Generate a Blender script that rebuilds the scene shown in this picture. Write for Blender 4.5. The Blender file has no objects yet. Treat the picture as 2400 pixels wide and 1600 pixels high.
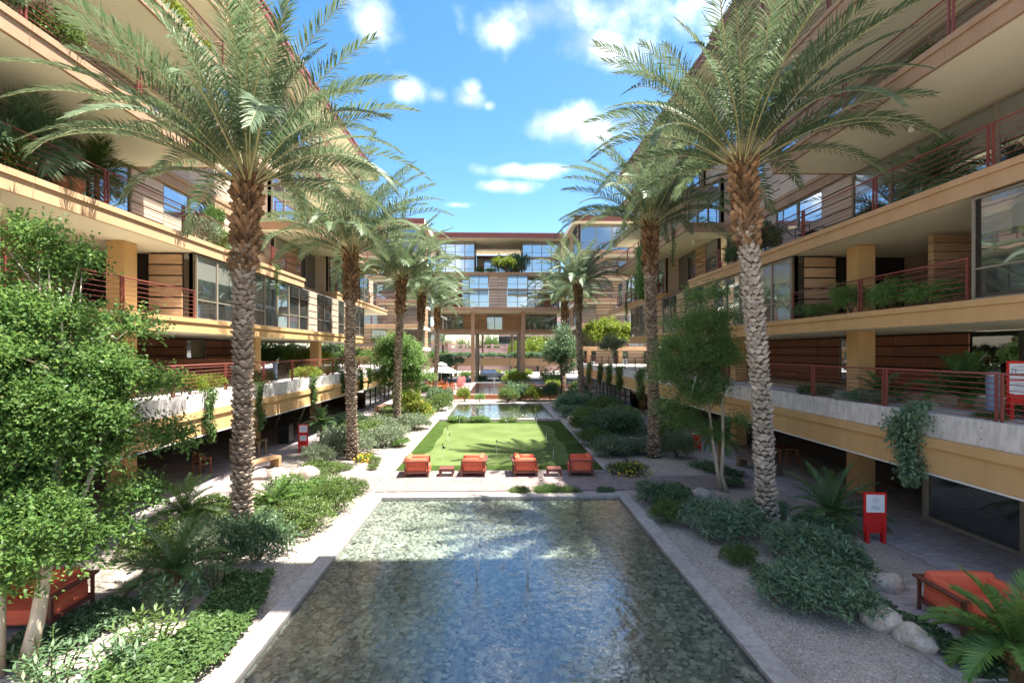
import bpy, math, random
import numpy as np
from mathutils import Vector, Matrix
S = bpy.context.scene
COL = S.collection
R = math.radians
rnd = random.Random(11)

# ------------------------------------------------------------------ camera
cd = bpy.data.cameras.new('camera'); cam = bpy.data.objects.new('camera', cd); COL.objects.link(cam)
cam.location = (0, 0, 5.0); cam.rotation_euler = (R(90), 0, R(-1.54))
cd.sensor_width = 36; cd.lens = 17.6; cd.shift_y = 0.0098; cd.clip_start = 0.1; cd.clip_end = 3000
S.camera = cam
# ------------------------------------------------------------------ light
SUN = Vector((0.40, -0.06, 1.0)).normalized()
sd = bpy.data.lights.new('sun', 'SUN'); sun = bpy.data.objects.new('sun', sd); COL.objects.link(sun)
sd.energy = 2.0; sd.angle = R(0.55); sd.color = (1.0, 0.95, 0.87)
sun.rotation_euler = (-SUN).to_track_quat('-Z', 'Y').to_euler(); sun.location = (30, -5, 60)
S.view_settings.view_transform = 'Standard'; S.view_settings.look = 'None'
S.view_settings.gamma = 1.0; S.view_settings.exposure = 3.36
try: S.view_settings.use_curve_mapping = False
except Exception: pass
S.cycles.max_bounces = 12; S.cycles.diffuse_bounces = 8; S.cycles.transparent_max_bounces = 12
S.cycles.caustics_reflective = False; S.cycles.caustics_refractive = False
S.cycles.use_denoising = True; S.cycles.sample_clamp_indirect = 6

W = bpy.data.worlds.new('World'); S.world = W; W.use_nodes = True
wt = W.node_tree; wn = wt.nodes; wl = wt.links
for n in list(wn): wn.remove(n)
def wnode(t, **k):
    n = wn.new(t)
    for a, b in k.items(): setattr(n, a, b)
    return n
def wmath(op, a, b=None, clamp=False):
    n = wn.new('ShaderNodeMath'); n.operation = op; n.use_clamp = clamp
    for i, v in enumerate((a, b)):
        if v is None: continue
        if hasattr(v, 'links') or hasattr(v, 'is_linked'): wl.new(v, n.inputs[i])
        else: n.inputs[i].default_value = v
    return n.outputs[0]
sky = wnode('ShaderNodeTexSky', sky_type='NISHITA', sun_disc=False, sun_elevation=R(68), sun_rotation=R(98.5),
            altitude=400, air_density=1.0, dust_density=1.3, ozone_density=2.2)
hs = wnode('ShaderNodeHueSaturation'); hs.inputs['Saturation'].default_value = 1.34; hs.inputs['Value'].default_value = .275
wl.new(sky.outputs[0], hs.inputs['Color'])
tc = wnode('ShaderNodeTexCoord'); dirv = tc.outputs['Generated']
sep = wnode('ShaderNodeSeparateXYZ'); wl.new(dirv, sep.inputs[0])
# clouds: cumulus seen over the courtyard, plus a noise deck added out of view
zz = wmath('ADD', wmath('MAXIMUM', sep.outputs[2], 0.0), 0.22)
cmb = wnode('ShaderNodeCombineXYZ'); wl.new(wmath('DIVIDE', sep.outputs[0], zz), cmb.inputs[0]); wl.new(wmath('DIVIDE', sep.outputs[1], zz), cmb.inputs[1])
n1 = wnode('ShaderNodeTexNoise'); n1.inputs['Scale'].default_value = 9; n1.inputs['Detail'].default_value = 8; n1.inputs['Roughness'].default_value = 0.52
wl.new(dirv, n1.inputs['Vector'])
n2 = wnode('ShaderNodeTexNoise'); n2.inputs['Scale'].default_value = 1.3; n2.inputs['Detail'].default_value = 2
wl.new(cmb.outputs[0], n2.inputs['Vector'])
CL = [(-.249,.656,.060,.050,1),(-.235,.63,.04,.03,.9),(.08,.67,.13,.045,1),(.023,.645,.07,.03,.85),(.25,.68,.09,.04,.9),(.172,.61,.10,.036,1.05),(-.060,.500,.040,.022,1),(-.055,.515,.022,.02,.9),(-.121,.505,.034,.016,.75),
      (.12,.455,.10,.036,1.1),(.20,.445,.14,.040,1.05),(.03,.363,.13,.017,1),(.10,.366,.08,.013,.8),(-.003,.329,.07,.016,.95),(-.083,.292,.055,.010,.8),(-.177,.515,.04,.028,.9),(-.02,.49,.014,.010,.8),
      (-.75,.35,.18,.05,1),(.8,.4,.2,.06,1),(-.5,.55,.1,.05,1),(.55,.75,.15,.07,1)]
acc = None
for (ax, az, rx, rz, s) in CL:   # bearing tangents (x/y, z/y)
    d = Vector((ax, 1, az)).normalized()
    vs = wnode('ShaderNodeVectorMath', operation='SUBTRACT'); wl.new(dirv, vs.inputs[0]); vs.inputs[1].default_value = d
    vm = wnode('ShaderNodeVectorMath', operation='MULTIPLY'); wl.new(vs.outputs[0], vm.inputs[0]); vm.inputs[1].default_value = (1/rx, 1/(rx+rz), 1/rz)
    ln = wnode('ShaderNodeVectorMath', operation='LENGTH'); wl.new(vm.outputs[0], ln.inputs[0])
    v = wmath('MULTIPLY', wmath('SUBTRACT', 1.25, ln.outputs['Value']), s)
    acc = v if acc is None else wmath('MAXIMUM', acc, v)
inview = wnode('ShaderNodeMapRange', interpolation_type='SMOOTHSTEP'); wl.new(sep.outputs[1], inview.inputs['Value']); inview.inputs['From Min'].default_value = .55; inview.inputs['From Max'].default_value = .78
gen = wmath('SUBTRACT', wmath('MULTIPLY', wmath('SUBTRACT', n2.outputs['Fac'], 0.40), 5.0), wmath('MULTIPLY', inview.outputs[0], 3.0))  # extra cloud cover added outside the view to brighten the shaded courtyard
dens = wmath('ADD', wmath('MAXIMUM', acc, gen), wmath('MULTIPLY', wmath('SUBTRACT', n1.outputs['Fac'], 0.50), 3.0))
mr = wnode('ShaderNodeMapRange', interpolation_type='SMOOTHSTEP'); wl.new(dens, mr.inputs['Value'])
mr.inputs['From Min'].default_value = 0.30; mr.inputs['From Max'].default_value = 1.9
up = wmath('GREATER_THAN', sep.outputs[2], 0.0)
cf = wmath('MULTIPLY', wmath('MULTIPLY', mr.outputs[0], 0.93), up)
cc = wnode('ShaderNodeMixRGB'); n3 = wnode('ShaderNodeTexNoise'); n3.inputs['Scale'].default_value = 9; n3.inputs['Detail'].default_value = 4
vo = wnode('ShaderNodeVectorMath', operation='ADD'); vo.inputs[1].default_value = (0, 0, -.02); wl.new(dirv, vo.inputs[0]); wl.new(vo.outputs[0], n3.inputs['Vector'])
mr3 = wnode('ShaderNodeMapRange'); wl.new(n3.outputs['Fac'], mr3.inputs['Value']); mr3.inputs['From Min'].default_value = .40; mr3.inputs['From Max'].default_value = .72
wl.new(mr3.outputs[0], cc.inputs[0]); cc.inputs[1].default_value = (.70, .77, .86, 1); cc.inputs[2].default_value = (3.4, 3.35, 3.3, 1)
mx = wnode('ShaderNodeMixRGB'); wl.new(cf, mx.inputs[0]); tn = wnode('ShaderNodeMixRGB', blend_type='MULTIPLY'); tn.inputs[0].default_value = 1; tn.inputs[2].default_value = (1.05, .92, .84, 1); wl.new(hs.outputs[0], tn.inputs[1]); wl.new(tn.outputs[0], mx.inputs[1]); wl.new(cc.outputs[0], mx.inputs[2])
bg = wnode('ShaderNodeBackground'); bg.inputs[1].default_value = 0.15; wl.new(mx.outputs[0], bg.inputs[0])
wo = wnode('ShaderNodeOutputWorld'); wl.new(bg.outputs[0], wo.inputs[0])

# ------------------------------------------------------------------ helpers: materials
MATS = {}
def _nt(name):
    m = bpy.data.materials.new(name); m.use_nodes = True; MATS[name] = m
    t = m.node_tree; b = t.nodes['Principled BSDF']
    return m, t, b
def nn(t, ty, **k):
    n = t.nodes.new(ty)
    for a, v in k.items(): setattr(n, a, v)
    return n
def c4(c): return (c[0], c[1], c[2], 1)
def texco(t, scale=(1, 1, 1), kind='Object'):
    tcn = nn(t, 'ShaderNodeTexCoord'); mp = nn(t, 'ShaderNodeMapping'); mp.inputs['Scale'].default_value = scale
    t.links.new(tcn.outputs[kind], mp.inputs['Vector']); return mp.outputs[0]
def pm(name, col, rough=.7, spec=.3, var=.12, vs=2.0, bump=.0, bs=60, col2=None, stretch=(1, 1, 1), isl=0.0, metal=0, fine=None, bd=.02):
    """painted / mineral surface: base colour with broad and fine variation, optional relief, optional per-piece tone"""
    m, t, b = _nt(name); L = t.links
    b.inputs['Roughness'].default_value = rough; b.inputs['Specular IOR Level'].default_value = spec; b.inputs['Metallic'].default_value = metal
    co = texco(t, stretch)
    no = nn(t, 'ShaderNodeTexNoise'); no.inputs['Scale'].default_value = vs; no.inputs['Detail'].default_value = 6; no.inputs['Roughness'].default_value = .6; L.new(co, no.inputs['Vector'])
    mr_ = nn(t, 'ShaderNodeMapRange'); mr_.inputs['From Min'].default_value = .3; mr_.inputs['From Max'].default_value = .7; L.new(no.outputs['Fac'], mr_.inputs['Value'])
    mi = nn(t, 'ShaderNodeMixRGB'); L.new(mr_.outputs[0], mi.inputs[0])
    c2 = col2 or tuple(c*(1+var) for c in col); c1 = col if col2 else tuple(c*(1-var) for c in col)
    mi.inputs[1].default_value = c4(c1); mi.inputs[2].default_value = c4(c2); out = mi.outputs[0]
    if fine:
        nf = nn(t, 'ShaderNodeTexNoise'); nf.inputs['Scale'].default_value = fine; nf.inputs['Detail'].default_value = 3; L.new(co, nf.inputs['Vector'])
        mf = nn(t, 'ShaderNodeMapRange'); mf.inputs['From Min'].default_value = .25; mf.inputs['From Max'].default_value = .75; mf.inputs['To Min'].default_value = .78; mf.inputs['To Max'].default_value = 1.2; L.new(nf.outputs['Fac'], mf.inputs['Value'])
        vm = nn(t, 'ShaderNodeVectorMath', operation='SCALE'); L.new(out, vm.inputs[0]); L.new(mf.outputs[0], vm.inputs['Scale']); out = vm.outputs[0]
    if isl:
        oi = nn(t, 'ShaderNodeObjectInfo'); ge = nn(t, 'ShaderNodeNewGeometry')
        ad = nn(t, 'ShaderNodeMath', operation='ADD'); L.new(oi.outputs['Random'], ad.inputs[0]); L.new(ge.outputs['Random Per Island'], ad.inputs[1])
        fr = nn(t, 'ShaderNodeMath', operation='FRACT'); L.new(ad.outputs[0], fr.inputs[0])
        mj = nn(t, 'ShaderNodeMapRange'); mj.inputs['To Min'].default_value = 1-isl; mj.inputs['To Max'].default_value = 1+isl; L.new(fr.outputs[0], mj.inputs['Value'])
        vm = nn(t, 'ShaderNodeVectorMath', operation='SCALE'); L.new(out, vm.inputs[0]); L.new(mj.outputs[0], vm.inputs['Scale']); out = vm.outputs[0]
    L.new(out, b.inputs['Base Color'])
    if bump:
        nb = nn(t, 'ShaderNodeTexNoise'); nb.inputs['Scale'].default_value = bs; nb.inputs['Detail'].default_value = 4; L.new(co, nb.inputs['Vector'])
        bp = nn(t, 'ShaderNodeBump'); bp.inputs['Strength'].default_value = bump; bp.inputs['Distance'].default_value = bd; L.new(nb.outputs['Fac'], bp.inputs['Height']); L.new(bp.outputs[0], b.inputs['Normal'])
    return m
def leafm(name, c1, c2, trans=.35, rough=.45, spec=.35, c3=None):
    """leaf: every leaf its own tone, light passing through"""
    m, t, b = _nt(name); L = t.links
    ge = nn(t, 'ShaderNodeNewGeometry'); rp = nn(t, 'ShaderNodeValToRGB')
    rp.color_ramp.elements[0].color = c4(c1); rp.color_ramp.elements[1].color = c4(c2)
    if c3: e = rp.color_ramp.elements.new(.97); e.color = c4(c2); rp.color_ramp.elements[2].color = c4(c3)
    L.new(ge.outputs['Random Per Island'], rp.inputs[0]); L.new(rp.outputs[0], b.inputs['Base Color'])
    b.inputs['Roughness'].default_value = rough; b.inputs['Specular IOR Level'].default_value = spec
    tr = nn(t, 'ShaderNodeBsdfTranslucent'); hv = nn(t, 'ShaderNodeHueSaturation'); hv.inputs['Hue'].default_value = .485; hv.inputs['Value'].default_value = 1.5; L.new(rp.outputs[0], hv.inputs['Color']); L.new(hv.outputs[0], tr.inputs[0])
    ms = nn(t, 'ShaderNodeMixShader'); ms.inputs[0].default_value = trans
    L.new(b.outputs[0], ms.inputs[1]); L.new(tr.outputs[0], ms.inputs[2]); L.new(ms.outputs[0], t.nodes['Material Output'].inputs[0])
    return m
def brickm(name, c1, c2, mortar, w=.24, h=.12, rot=0, rough=.8):
    m, t, b = _nt(name); L = t.links
    co = texco(t, (1, 1, 1)); co.node.inputs['Rotation'].default_value = (0, 0, rot)
    br = nn(t, 'ShaderNodeTexBrick'); br.inputs['Scale'].default_value = 1; br.inputs['Brick Width'].default_value = w; br.inputs['Row Height'].default_value = h; br.inputs['Mortar Size'].default_value = .006
    br.inputs['Color1'].default_value = c4(c1); br.inputs['Color2'].default_value = c4(c2); br.inputs['Mortar'].default_value = c4(mortar); L.new(co, br.inputs['Vector'])
    no = nn(t, 'ShaderNodeTexNoise'); no.inputs['Scale'].default_value = 1.2; no.inputs['Detail'].default_value = 5; L.new(co, no.inputs['Vector'])
    mr_ = nn(t, 'ShaderNodeMapRange'); mr_.inputs['From Min'].default_value = .3; mr_.inputs['From Max'].default_value = .7; mr_.inputs['To Min'].default_value = .8; mr_.inputs['To Max'].default_value = 1.15; L.new(no.outputs['Fac'], mr_.inputs['Value'])
    vm = nn(t, 'ShaderNodeVectorMath', operation='SCALE'); L.new(br.outputs['Color'], vm.inputs[0]); L.new(mr_.outputs[0], vm.inputs['Scale']); L.new(vm.outputs[0], b.inputs['Base Color'])
    bp = nn(t, 'ShaderNodeBump'); bp.inputs['Strength'].default_value = .5; bp.inputs['Distance'].default_value = .006; bp.invert = True; L.new(br.outputs['Fac'], bp.inputs['Height']); L.new(bp.outputs[0], b.inputs['Normal'])
    b.inputs['Roughness'].default_value = rough
    return m
def stonem(name, cols, scale, bump=.8, bd=.02, rough=.75):
    """loose stones seen from above: voronoi cells each with its own tone"""
    m, t, b = _nt(name); L = t.links
    co = texco(t)
    v = nn(t, 'ShaderNodeTexVoronoi'); v.inputs['Scale'].default_value = scale; L.new(co, v.inputs['Vector'])
    sp = nn(t, 'ShaderNodeSeparateColor'); L.new(v.outputs['Color'], sp.inputs[0])
    rp = nn(t, 'ShaderNodeValToRGB'); L.new(sp.outputs[0], rp.inputs[0]); cr = rp.color_ramp
    for i, c in enumerate(cols):
        if i < 2: cr.elements[i].position = i/(len(cols)-1); cr.elements[i].color = c4(c)
        else: e = cr.elements.new(i/(len(cols)-1)); e.color = c4(c)
    no = nn(t, 'ShaderNodeTexNoise'); no.inputs['Scale'].default_value = .7; no.inputs['Detail'].default_value = 5; L.new(co, no.inputs['Vector'])
    mr_ = nn(t, 'ShaderNodeMapRange'); mr_.inputs['From Min'].default_value = .3; mr_.inputs['From Max'].default_value = .7; mr_.inputs['To Min'].default_value = .78; mr_.inputs['To Max'].default_value = 1.15; L.new(no.outputs['Fac'], mr_.inputs['Value'])
    vm = nn(t, 'ShaderNodeVectorMath', operation='SCALE'); L.new(rp.outputs[0], vm.inputs[0]); L.new(mr_.outputs[0], vm.inputs['Scale']); L.new(vm.outputs[0], b.inputs['Base Color'])
    bp = nn(t, 'ShaderNodeBump'); bp.inputs['Strength'].default_value = bump; bp.inputs['Distance'].default_value = bd; bp.invert = True; L.new(v.outputs['Distance'], bp.inputs['Height']); L.new(bp.outputs[0], b.inputs['Normal'])
    b.inputs['Roughness'].default_value = rough
    return m
def glassm(name, base=(.02, .026, .03), refl=.4, tint=(.85, .93, 1.0), warp=.14):
    m, t, b = _nt(name); L = t.links
    b.inputs['Base Color'].default_value = c4(base); b.inputs['Roughness'].default_value = .4
    gl = nn(t, 'ShaderNodeBsdfGlossy'); gl.inputs['Roughness'].default_value = .015; gl.inputs['Color'].default_value = c4(tint)
    fr = nn(t, 'ShaderNodeFresnel'); fr.inputs['IOR'].default_value = 1.5
    mr_ = nn(t, 'ShaderNodeMapRange'); mr_.inputs['To Min'].default_value = refl; mr_.inputs['To Max'].default_value = 1; L.new(fr.outputs[0], mr_.inputs['Value'])
    no = nn(t, 'ShaderNodeTexNoise'); no.inputs['Scale'].default_value = .6; L.new(texco(t), no.inputs['Vector'])
    bp = nn(t, 'ShaderNodeBump'); bp.inputs['Strength'].default_value = warp; bp.inputs['Distance'].default_value = .03; L.new(no.outputs['Fac'], bp.inputs['Height']); L.new(bp.outputs[0], gl.inputs['Normal'])
    ms = nn(t, 'ShaderNodeMixShader'); L.new(mr_.outputs[0], ms.inputs[0]); L.new(b.outputs[0], ms.inputs[1]); L.new(gl.outputs[0], ms.inputs[2]); L.new(ms.outputs[0], t.nodes['Material Output'].inputs[0])
    return m
def clearm(name, tint=(.75, .8, .78), refl=.08):
    m, t, b = _nt(name); L = t.links
    gl = nn(t, 'ShaderNodeBsdfGlossy'); gl.inputs['Roughness'].default_value = .01
    tr = nn(t, 'ShaderNodeBsdfTransparent'); tr.inputs[0].default_value = c4(tint)
    fr = nn(t, 'ShaderNodeFresnel'); fr.inputs['IOR'].default_value = 1.5
    ad = nn(t, 'ShaderNodeMath', operation='ADD', use_clamp=True); L.new(fr.outputs[0], ad.inputs[0]); ad.inputs[1].default_value = refl
    ms = nn(t, 'ShaderNodeMixShader'); L.new(ad.outputs[0], ms.inputs[0]); L.new(tr.outputs[0], ms.inputs[1]); L.new(gl.outputs[0], ms.inputs[2]); L.new(ms.outputs[0], t.nodes['Material Output'].inputs[0])
    return m

pm('gravel_soil', (.36, .29, .22), .9, .1, .2, .5)
stonem('gravel', [(.20, .165, .135), (.37, .315, .26), (.29, .26, .225), (.42, .36, .295), (.23, .20, .165), (.38, .35, .315)], 34, .7, .015, .85)
stonem('pebble_bed', [(.10, .10, .08), (.24, .23, .18), (.16, .17, .14), (.32, .30, .24)], 9, 1.0, .03, .6)
pm('pebble', (.25, .255, .21), .5, .4, .25, 3, col2=(.50, .48, .39), isl=.45)
pm('gravel_stone', (.30, .26, .22), .85, .2, .2, 3, col2=(.43, .385, .335), isl=.45)
pm('coping', (.29, .262, .238), .75, .3, .1, 1.5, bump=.25, bs=30, col2=(.365, .33, .30), fine=9, isl=.06)
brickm('paver_bed', (.240, .184, .168), (.288, .224, .200), (.136, .112, .104))
brickm('walk_bed', (.28, .24, .23), (.34, .29, .28), (.2, .18, .17))
pm('paver', (.205, .16, .148), .8, .25, .1, 2, bump=.2, bs=60, isl=.14, col2=(.26, .207, .192))
pm('walk_paver', (.33, .28, .265), .75, .3, .1, 2, bump=.2, bs=60, isl=.18, col2=(.40, .345, .33))
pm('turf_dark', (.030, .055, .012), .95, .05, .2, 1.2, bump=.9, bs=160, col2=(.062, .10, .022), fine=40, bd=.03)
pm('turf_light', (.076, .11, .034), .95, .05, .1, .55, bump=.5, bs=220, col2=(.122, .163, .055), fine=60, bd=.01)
pm('ochre', (0.53, 0.325, 0.145), .8, .25, .05, 1.6, bump=.25, bs=90, col2=(0.59, 0.38, 0.18), stretch=(1.2, 1.2, .3))
pm('tan', (0.48, 0.3, 0.165), .8, .25, .05, 1.6, bump=.25, bs=90, col2=(0.54, 0.355, 0.205), stretch=(1.2, 1.2, .3))
pm('brown', (0.35, 0.215, 0.13), .8, .25, .05, 1.6, bump=.25, bs=90, col2=(0.41, 0.265, 0.168), stretch=(1.2, 1.2, .3))
pm('roof_red', (.22, .07, .055), .6, .35, .1, 1.2)
pm('soffit', (.80, .73, .57), .9, .1, .05, .7, bump=.15, bs=120, col2=(.83, .77, .61))
pm('concrete', (.52, .49, .465), .85, .2, .1, 1.6, bump=.3, bs=25, col2=(.66, .63, .60), stretch=(1.3, 1.3, .45), fine=7, isl=.04)
pm('litter', (.16, .09, .045), .9, .1, .3, 4, col2=(.34, .21, .10), isl=.4)
pm('hole', (.05, .05, .05), .9)
pm('rail_red', (.20, .048, .036), .5, .4, .1, 3, fine=30)
pm('wood_panel', (.36, .215, .115), .6, .35, .15, 2.2, bump=.15, bs=20, col2=(.50, .335, .21), stretch=(.6, .6, 5), isl=.16)
pm('wood_pale', (.425, .315, .230), .65, .3, .15, 2.2, bump=.15, bs=20, col2=(.535, .416, .323), stretch=(.6, .6, 5), isl=.14)
pm('wood_red', (.23, .085, .045), .6, .3, .15, 3, col2=(.30, .12, .065), stretch=(.6, .6, 4), isl=.15)
pm('backing', (.035, .028, .024), .9, .1)
pm('frame', (.25, .215, .17), .5, .4, .08, 2)
pm('frame_dark', (.07, .065, .06), .5, .4, .1, 2)
glassm('glass', (.02, .026, .03), .42)
glassm('glass_low', (.025, .03, .03), .22)
glassm('glass_blind', (.20, .20, .175), .10)
clearm('glass_clear')
pm('interior', (.26, .20, .15), .9, .1, .3, .6)
pm('trunk_core', (.10, .07, .05), .95, .05, .3, 4, bump=.6, bs=25)
pm('leaf_base', (.24, .18, .13), .9, .15, .25, 3, bump=.7, bs=30, col2=(.44, .36, .285), isl=.38, fine=25)
pm('leaf_base_brown', (.13, .07, .038), .95, .1, .25, 3, bump=.8, bs=40, col2=(.34, .205, .11), isl=.5, fine=40)
pm('leaf_base_pale', (.33, .285, .235), .9, .15, .25, 3, bump=.7, bs=30, col2=(.50, .44, .375), isl=.28, fine=25)
pm('bark_pale', (.36, .29, .21), .9, .15, .25, 5, bump=.7, bs=30, col2=(.50, .42, .32), stretch=(1, 1, .3))
pm('bark_dark', (.11, .085, .065), .9, .1, .25, 5, bump=.7, bs=30)
leafm('palm_leaf', (.055, .10, .042), (.15, .20, .108), .30, .46, .4)
leafm('palm_stalk', (.30, .30, .13), (.42, .38, .19), .1)
leafm('leaf_tree', (.052, .122, .03), (.145, .245, .062), .5, c3=(.23, .29, .07), spec=.3)
leafm('leaf_tree_dark', (.085, .17, .05), (.20, .32, .095), .5)
leafm('leaf_mid', (.055, .105, .023), (.133, .195, .051), .36)
leafm('leaf_bright', (.101, .164, .016), (.211, .265, .039), .42)
leafm('leaf_sage', (.109, .148, .082), (.211, .254, .156), .3)
leafm('leaf_dark', (.06, .12, .055), (.14, .215, .105), .34)
leafm('leaf_blue', (.09, .17, .095), (.20, .29, .17), .34)
leafm('leaf_ivy', (.045, .095, .03), (.115, .185, .055), .33, .45, .2)
leafm('leaf_fern', (.08, .18, .04), (.17, .30, .075), .42)
leafm('leaf_sago', (.05, .12, .035), (.12, .215, .06), .25, .3, .5)
leafm('petal_yellow', (.75, .48, .02), (.85, .6, .05), .3)
leafm('petal_pink', (.65, .25, .25), (.75, .45, .40), .3)
pm('cushion', (.60, .115, .06), .95, .15, .08, 3, bump=.35, bs=14, col2=(.66, .145, .08), bd=.012)
pm('chair_wood', (.11, .035, .025), .55, .4, .2, 5, col2=(.17, .06, .042), stretch=(1, 1, 5))
pm('bench_wood', (.36, .20, .10), .7, .3, .2, 4, col2=(.48, .30, .16), stretch=(.6, 6, 6), isl=.1)
pm('bench_dark', (.17, .11, .075), .7, .3, .2, 4, col2=(.24, .165, .12), stretch=(.6, 6, 6), isl=.1)
pm('orange_wood', (.465, .143, .038), .6, .3, .1, 3)
pm('sign_red', (.612, .015, .013), .45, .4, .05, 2)
pm('paper', (.74, .74, .76), .6, .3, .03, 3)
pm('ink', (.12, .12, .15), .8)
pm('white', (.697, .680, .646), .6, .3, .03, 3)
pm('black', (.015, .015, .016), .5, .4, .1, 3)
pm('steel', (.32, .34, .36), .4, .5, .1, 3, metal=.6)
pm('bollard_blue', (.14, .18, .26), .5, .4, .1, 3)
pm('boulder', (.42, .35, .285), .9, .2, .2, 2.5, bump=1, bs=12, col2=(.60, .52, .44), fine=14, bd=.05)
pm('asphalt', (.06, .06, .062), .9, .2, .15, 2)
pm('light_paving', (.5, .47, .44), .85, .2, .1, 1)
pm('pink_wall', (.440, .288, .264), .85, .2, .06, 1, col2=(.496, .336, .312))
pm('tyre', (.02, .02, .02), .8); pm('car_paint', (.55, .56, .58), .3, .6, .02, 2, metal=.3); pm('tail_red', (.5, .01, .01), .3)
pm('fabric_white', (.714, .697, .663), .9, .1, .03, 2)
pm('fabric_tan', (.45, .35, .26), .9, .1, .1, 2)
pm('terracotta', (.42, .17, .09), .8, .2, .1, 3)

def water(name, tint, deep, rings=(), base=.03):
    m, t, b = _nt(name); L = t.links
    co = texco(t)
    no = nn(t, 'ShaderNodeTexNoise'); no.inputs['Scale'].default_value = 2.2; no.inputs['Detail'].default_value = 4; no.inputs['Distortion'].default_value = .6; L.new(co, no.inputs['Vector'])
    nf = nn(t, 'ShaderNodeTexNoise'); nf.inputs['Scale'].default_value = 10; nf.inputs['Detail'].default_value = 2; nf.inputs['Distortion'].default_value = .8; L.new(co, nf.inputs['Vector'])
    def mth(op, a, c=None):
        n = nn(t, 'ShaderNodeMath', operation=op)
        for i, v in enumerate((a, c)):
            if v is None: continue
            if isinstance(v, (int, float)): n.inputs[i].default_value = v
            else: L.new(v, n.inputs[i])
        return n.outputs[0]
    h = mth('ADD', mth('MULTIPLY', no.outputs['Fac'], .9), mth('MULTIPLY', nf.outputs['Fac'], .42))
    for (x, y, a, fq, fall) in rings:
        dv = nn(t, 'ShaderNodeVectorMath', operation='DISTANCE'); L.new(co, dv.inputs[0]); dv.inputs[1].default_value = (x, y, 0)
        d = dv.outputs['Value']
        w = mth('MULTIPLY', mth('SINE', mth('ADD', mth('MULTIPLY', d, fq), mth('MULTIPLY', no.outputs['Fac'], 5))), mth('MULTIPLY', mth('POWER', 2.718, mth('MULTIPLY', d, -fall)), a))
        h = mth('ADD', h, w)
    bp = nn(t, 'ShaderNodeBump'); bp.inputs['Strength'].default_value = 1.0; bp.inputs['Distance'].default_value = .0085; L.new(h, bp.inputs['Height'])
    gl = nn(t, 'ShaderNodeBsdfGlossy'); gl.inputs['Roughness'].default_value = .03; L.new(bp.outputs[0], gl.inputs['Normal'])
    tr = nn(t, 'ShaderNodeBsdfTransparent'); tr.inputs[0].default_value = c4(tint)
    df = nn(t, 'ShaderNodeBsdfDiffuse'); df.inputs[0].default_value = c4(deep)
    m1 = nn(t, 'ShaderNodeMixShader'); m1.inputs[0].default_value = .06; L.new(tr.outputs[0], m1.inputs[1]); L.new(df.outputs[0], m1.inputs[2])
    fr = nn(t, 'ShaderNodeFresnel'); fr.inputs['IOR'].default_value = 1.42; L.new(bp.outputs[0], fr.inputs['Normal'])
    fa = nn(t, 'ShaderNodeMath', operation='MULTIPLY_ADD', use_clamp=True); L.new(fr.outputs[0], fa.inputs[0]); fa.inputs[1].default_value = 1.7; fa.inputs[2].default_value = base
    ms = nn(t, 'ShaderNodeMixShader'); L.new(fa.outputs[0], ms.inputs[0]); L.new(m1.outputs[0], ms.inputs[1]); L.new(gl.outputs[0], ms.inputs[2]); L.new(ms.outputs[0], t.nodes['Material Output'].inputs[0])
    return m
water('water_near', (.82, .89, .87), (.12, .2, .24), [(-.5, 10.6, .10, 22, .9), (.7, 10.6, .10, 23, .9), (.3, 8.9, .16, 19, .7), (1.5, 9.3, .12, 24, .9)], .10)
water('water_far', (.75, .80, .74), (.12, .14, .10))
def spraym(name):
    m, t, b = _nt(name); L = t.links
    tr = nn(t, 'ShaderNodeBsdfTransparent'); df = nn(t, 'ShaderNodeBsdfDiffuse'); df.inputs[0].default_value = (.9, .92, .95, 1)
    gl = nn(t, 'ShaderNodeBsdfGlossy'); gl.inputs['Roughness'].default_value = .1
    m1 = nn(t, 'ShaderNodeMixShader'); m1.inputs[0].default_value = .55; L.new(tr.outputs[0], m1.inputs[1]); L.new(df.outputs[0], m1.inputs[2])
    m2 = nn(t, 'ShaderNodeMixShader'); m2.inputs[0].default_value = .25; L.new(m1.outputs[0], m2.inputs[1]); L.new(gl.outputs[0], m2.inputs[2]); L.new(m2.outputs[0], t.nodes['Material Output'].inputs[0])
spraym('spray')

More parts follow.
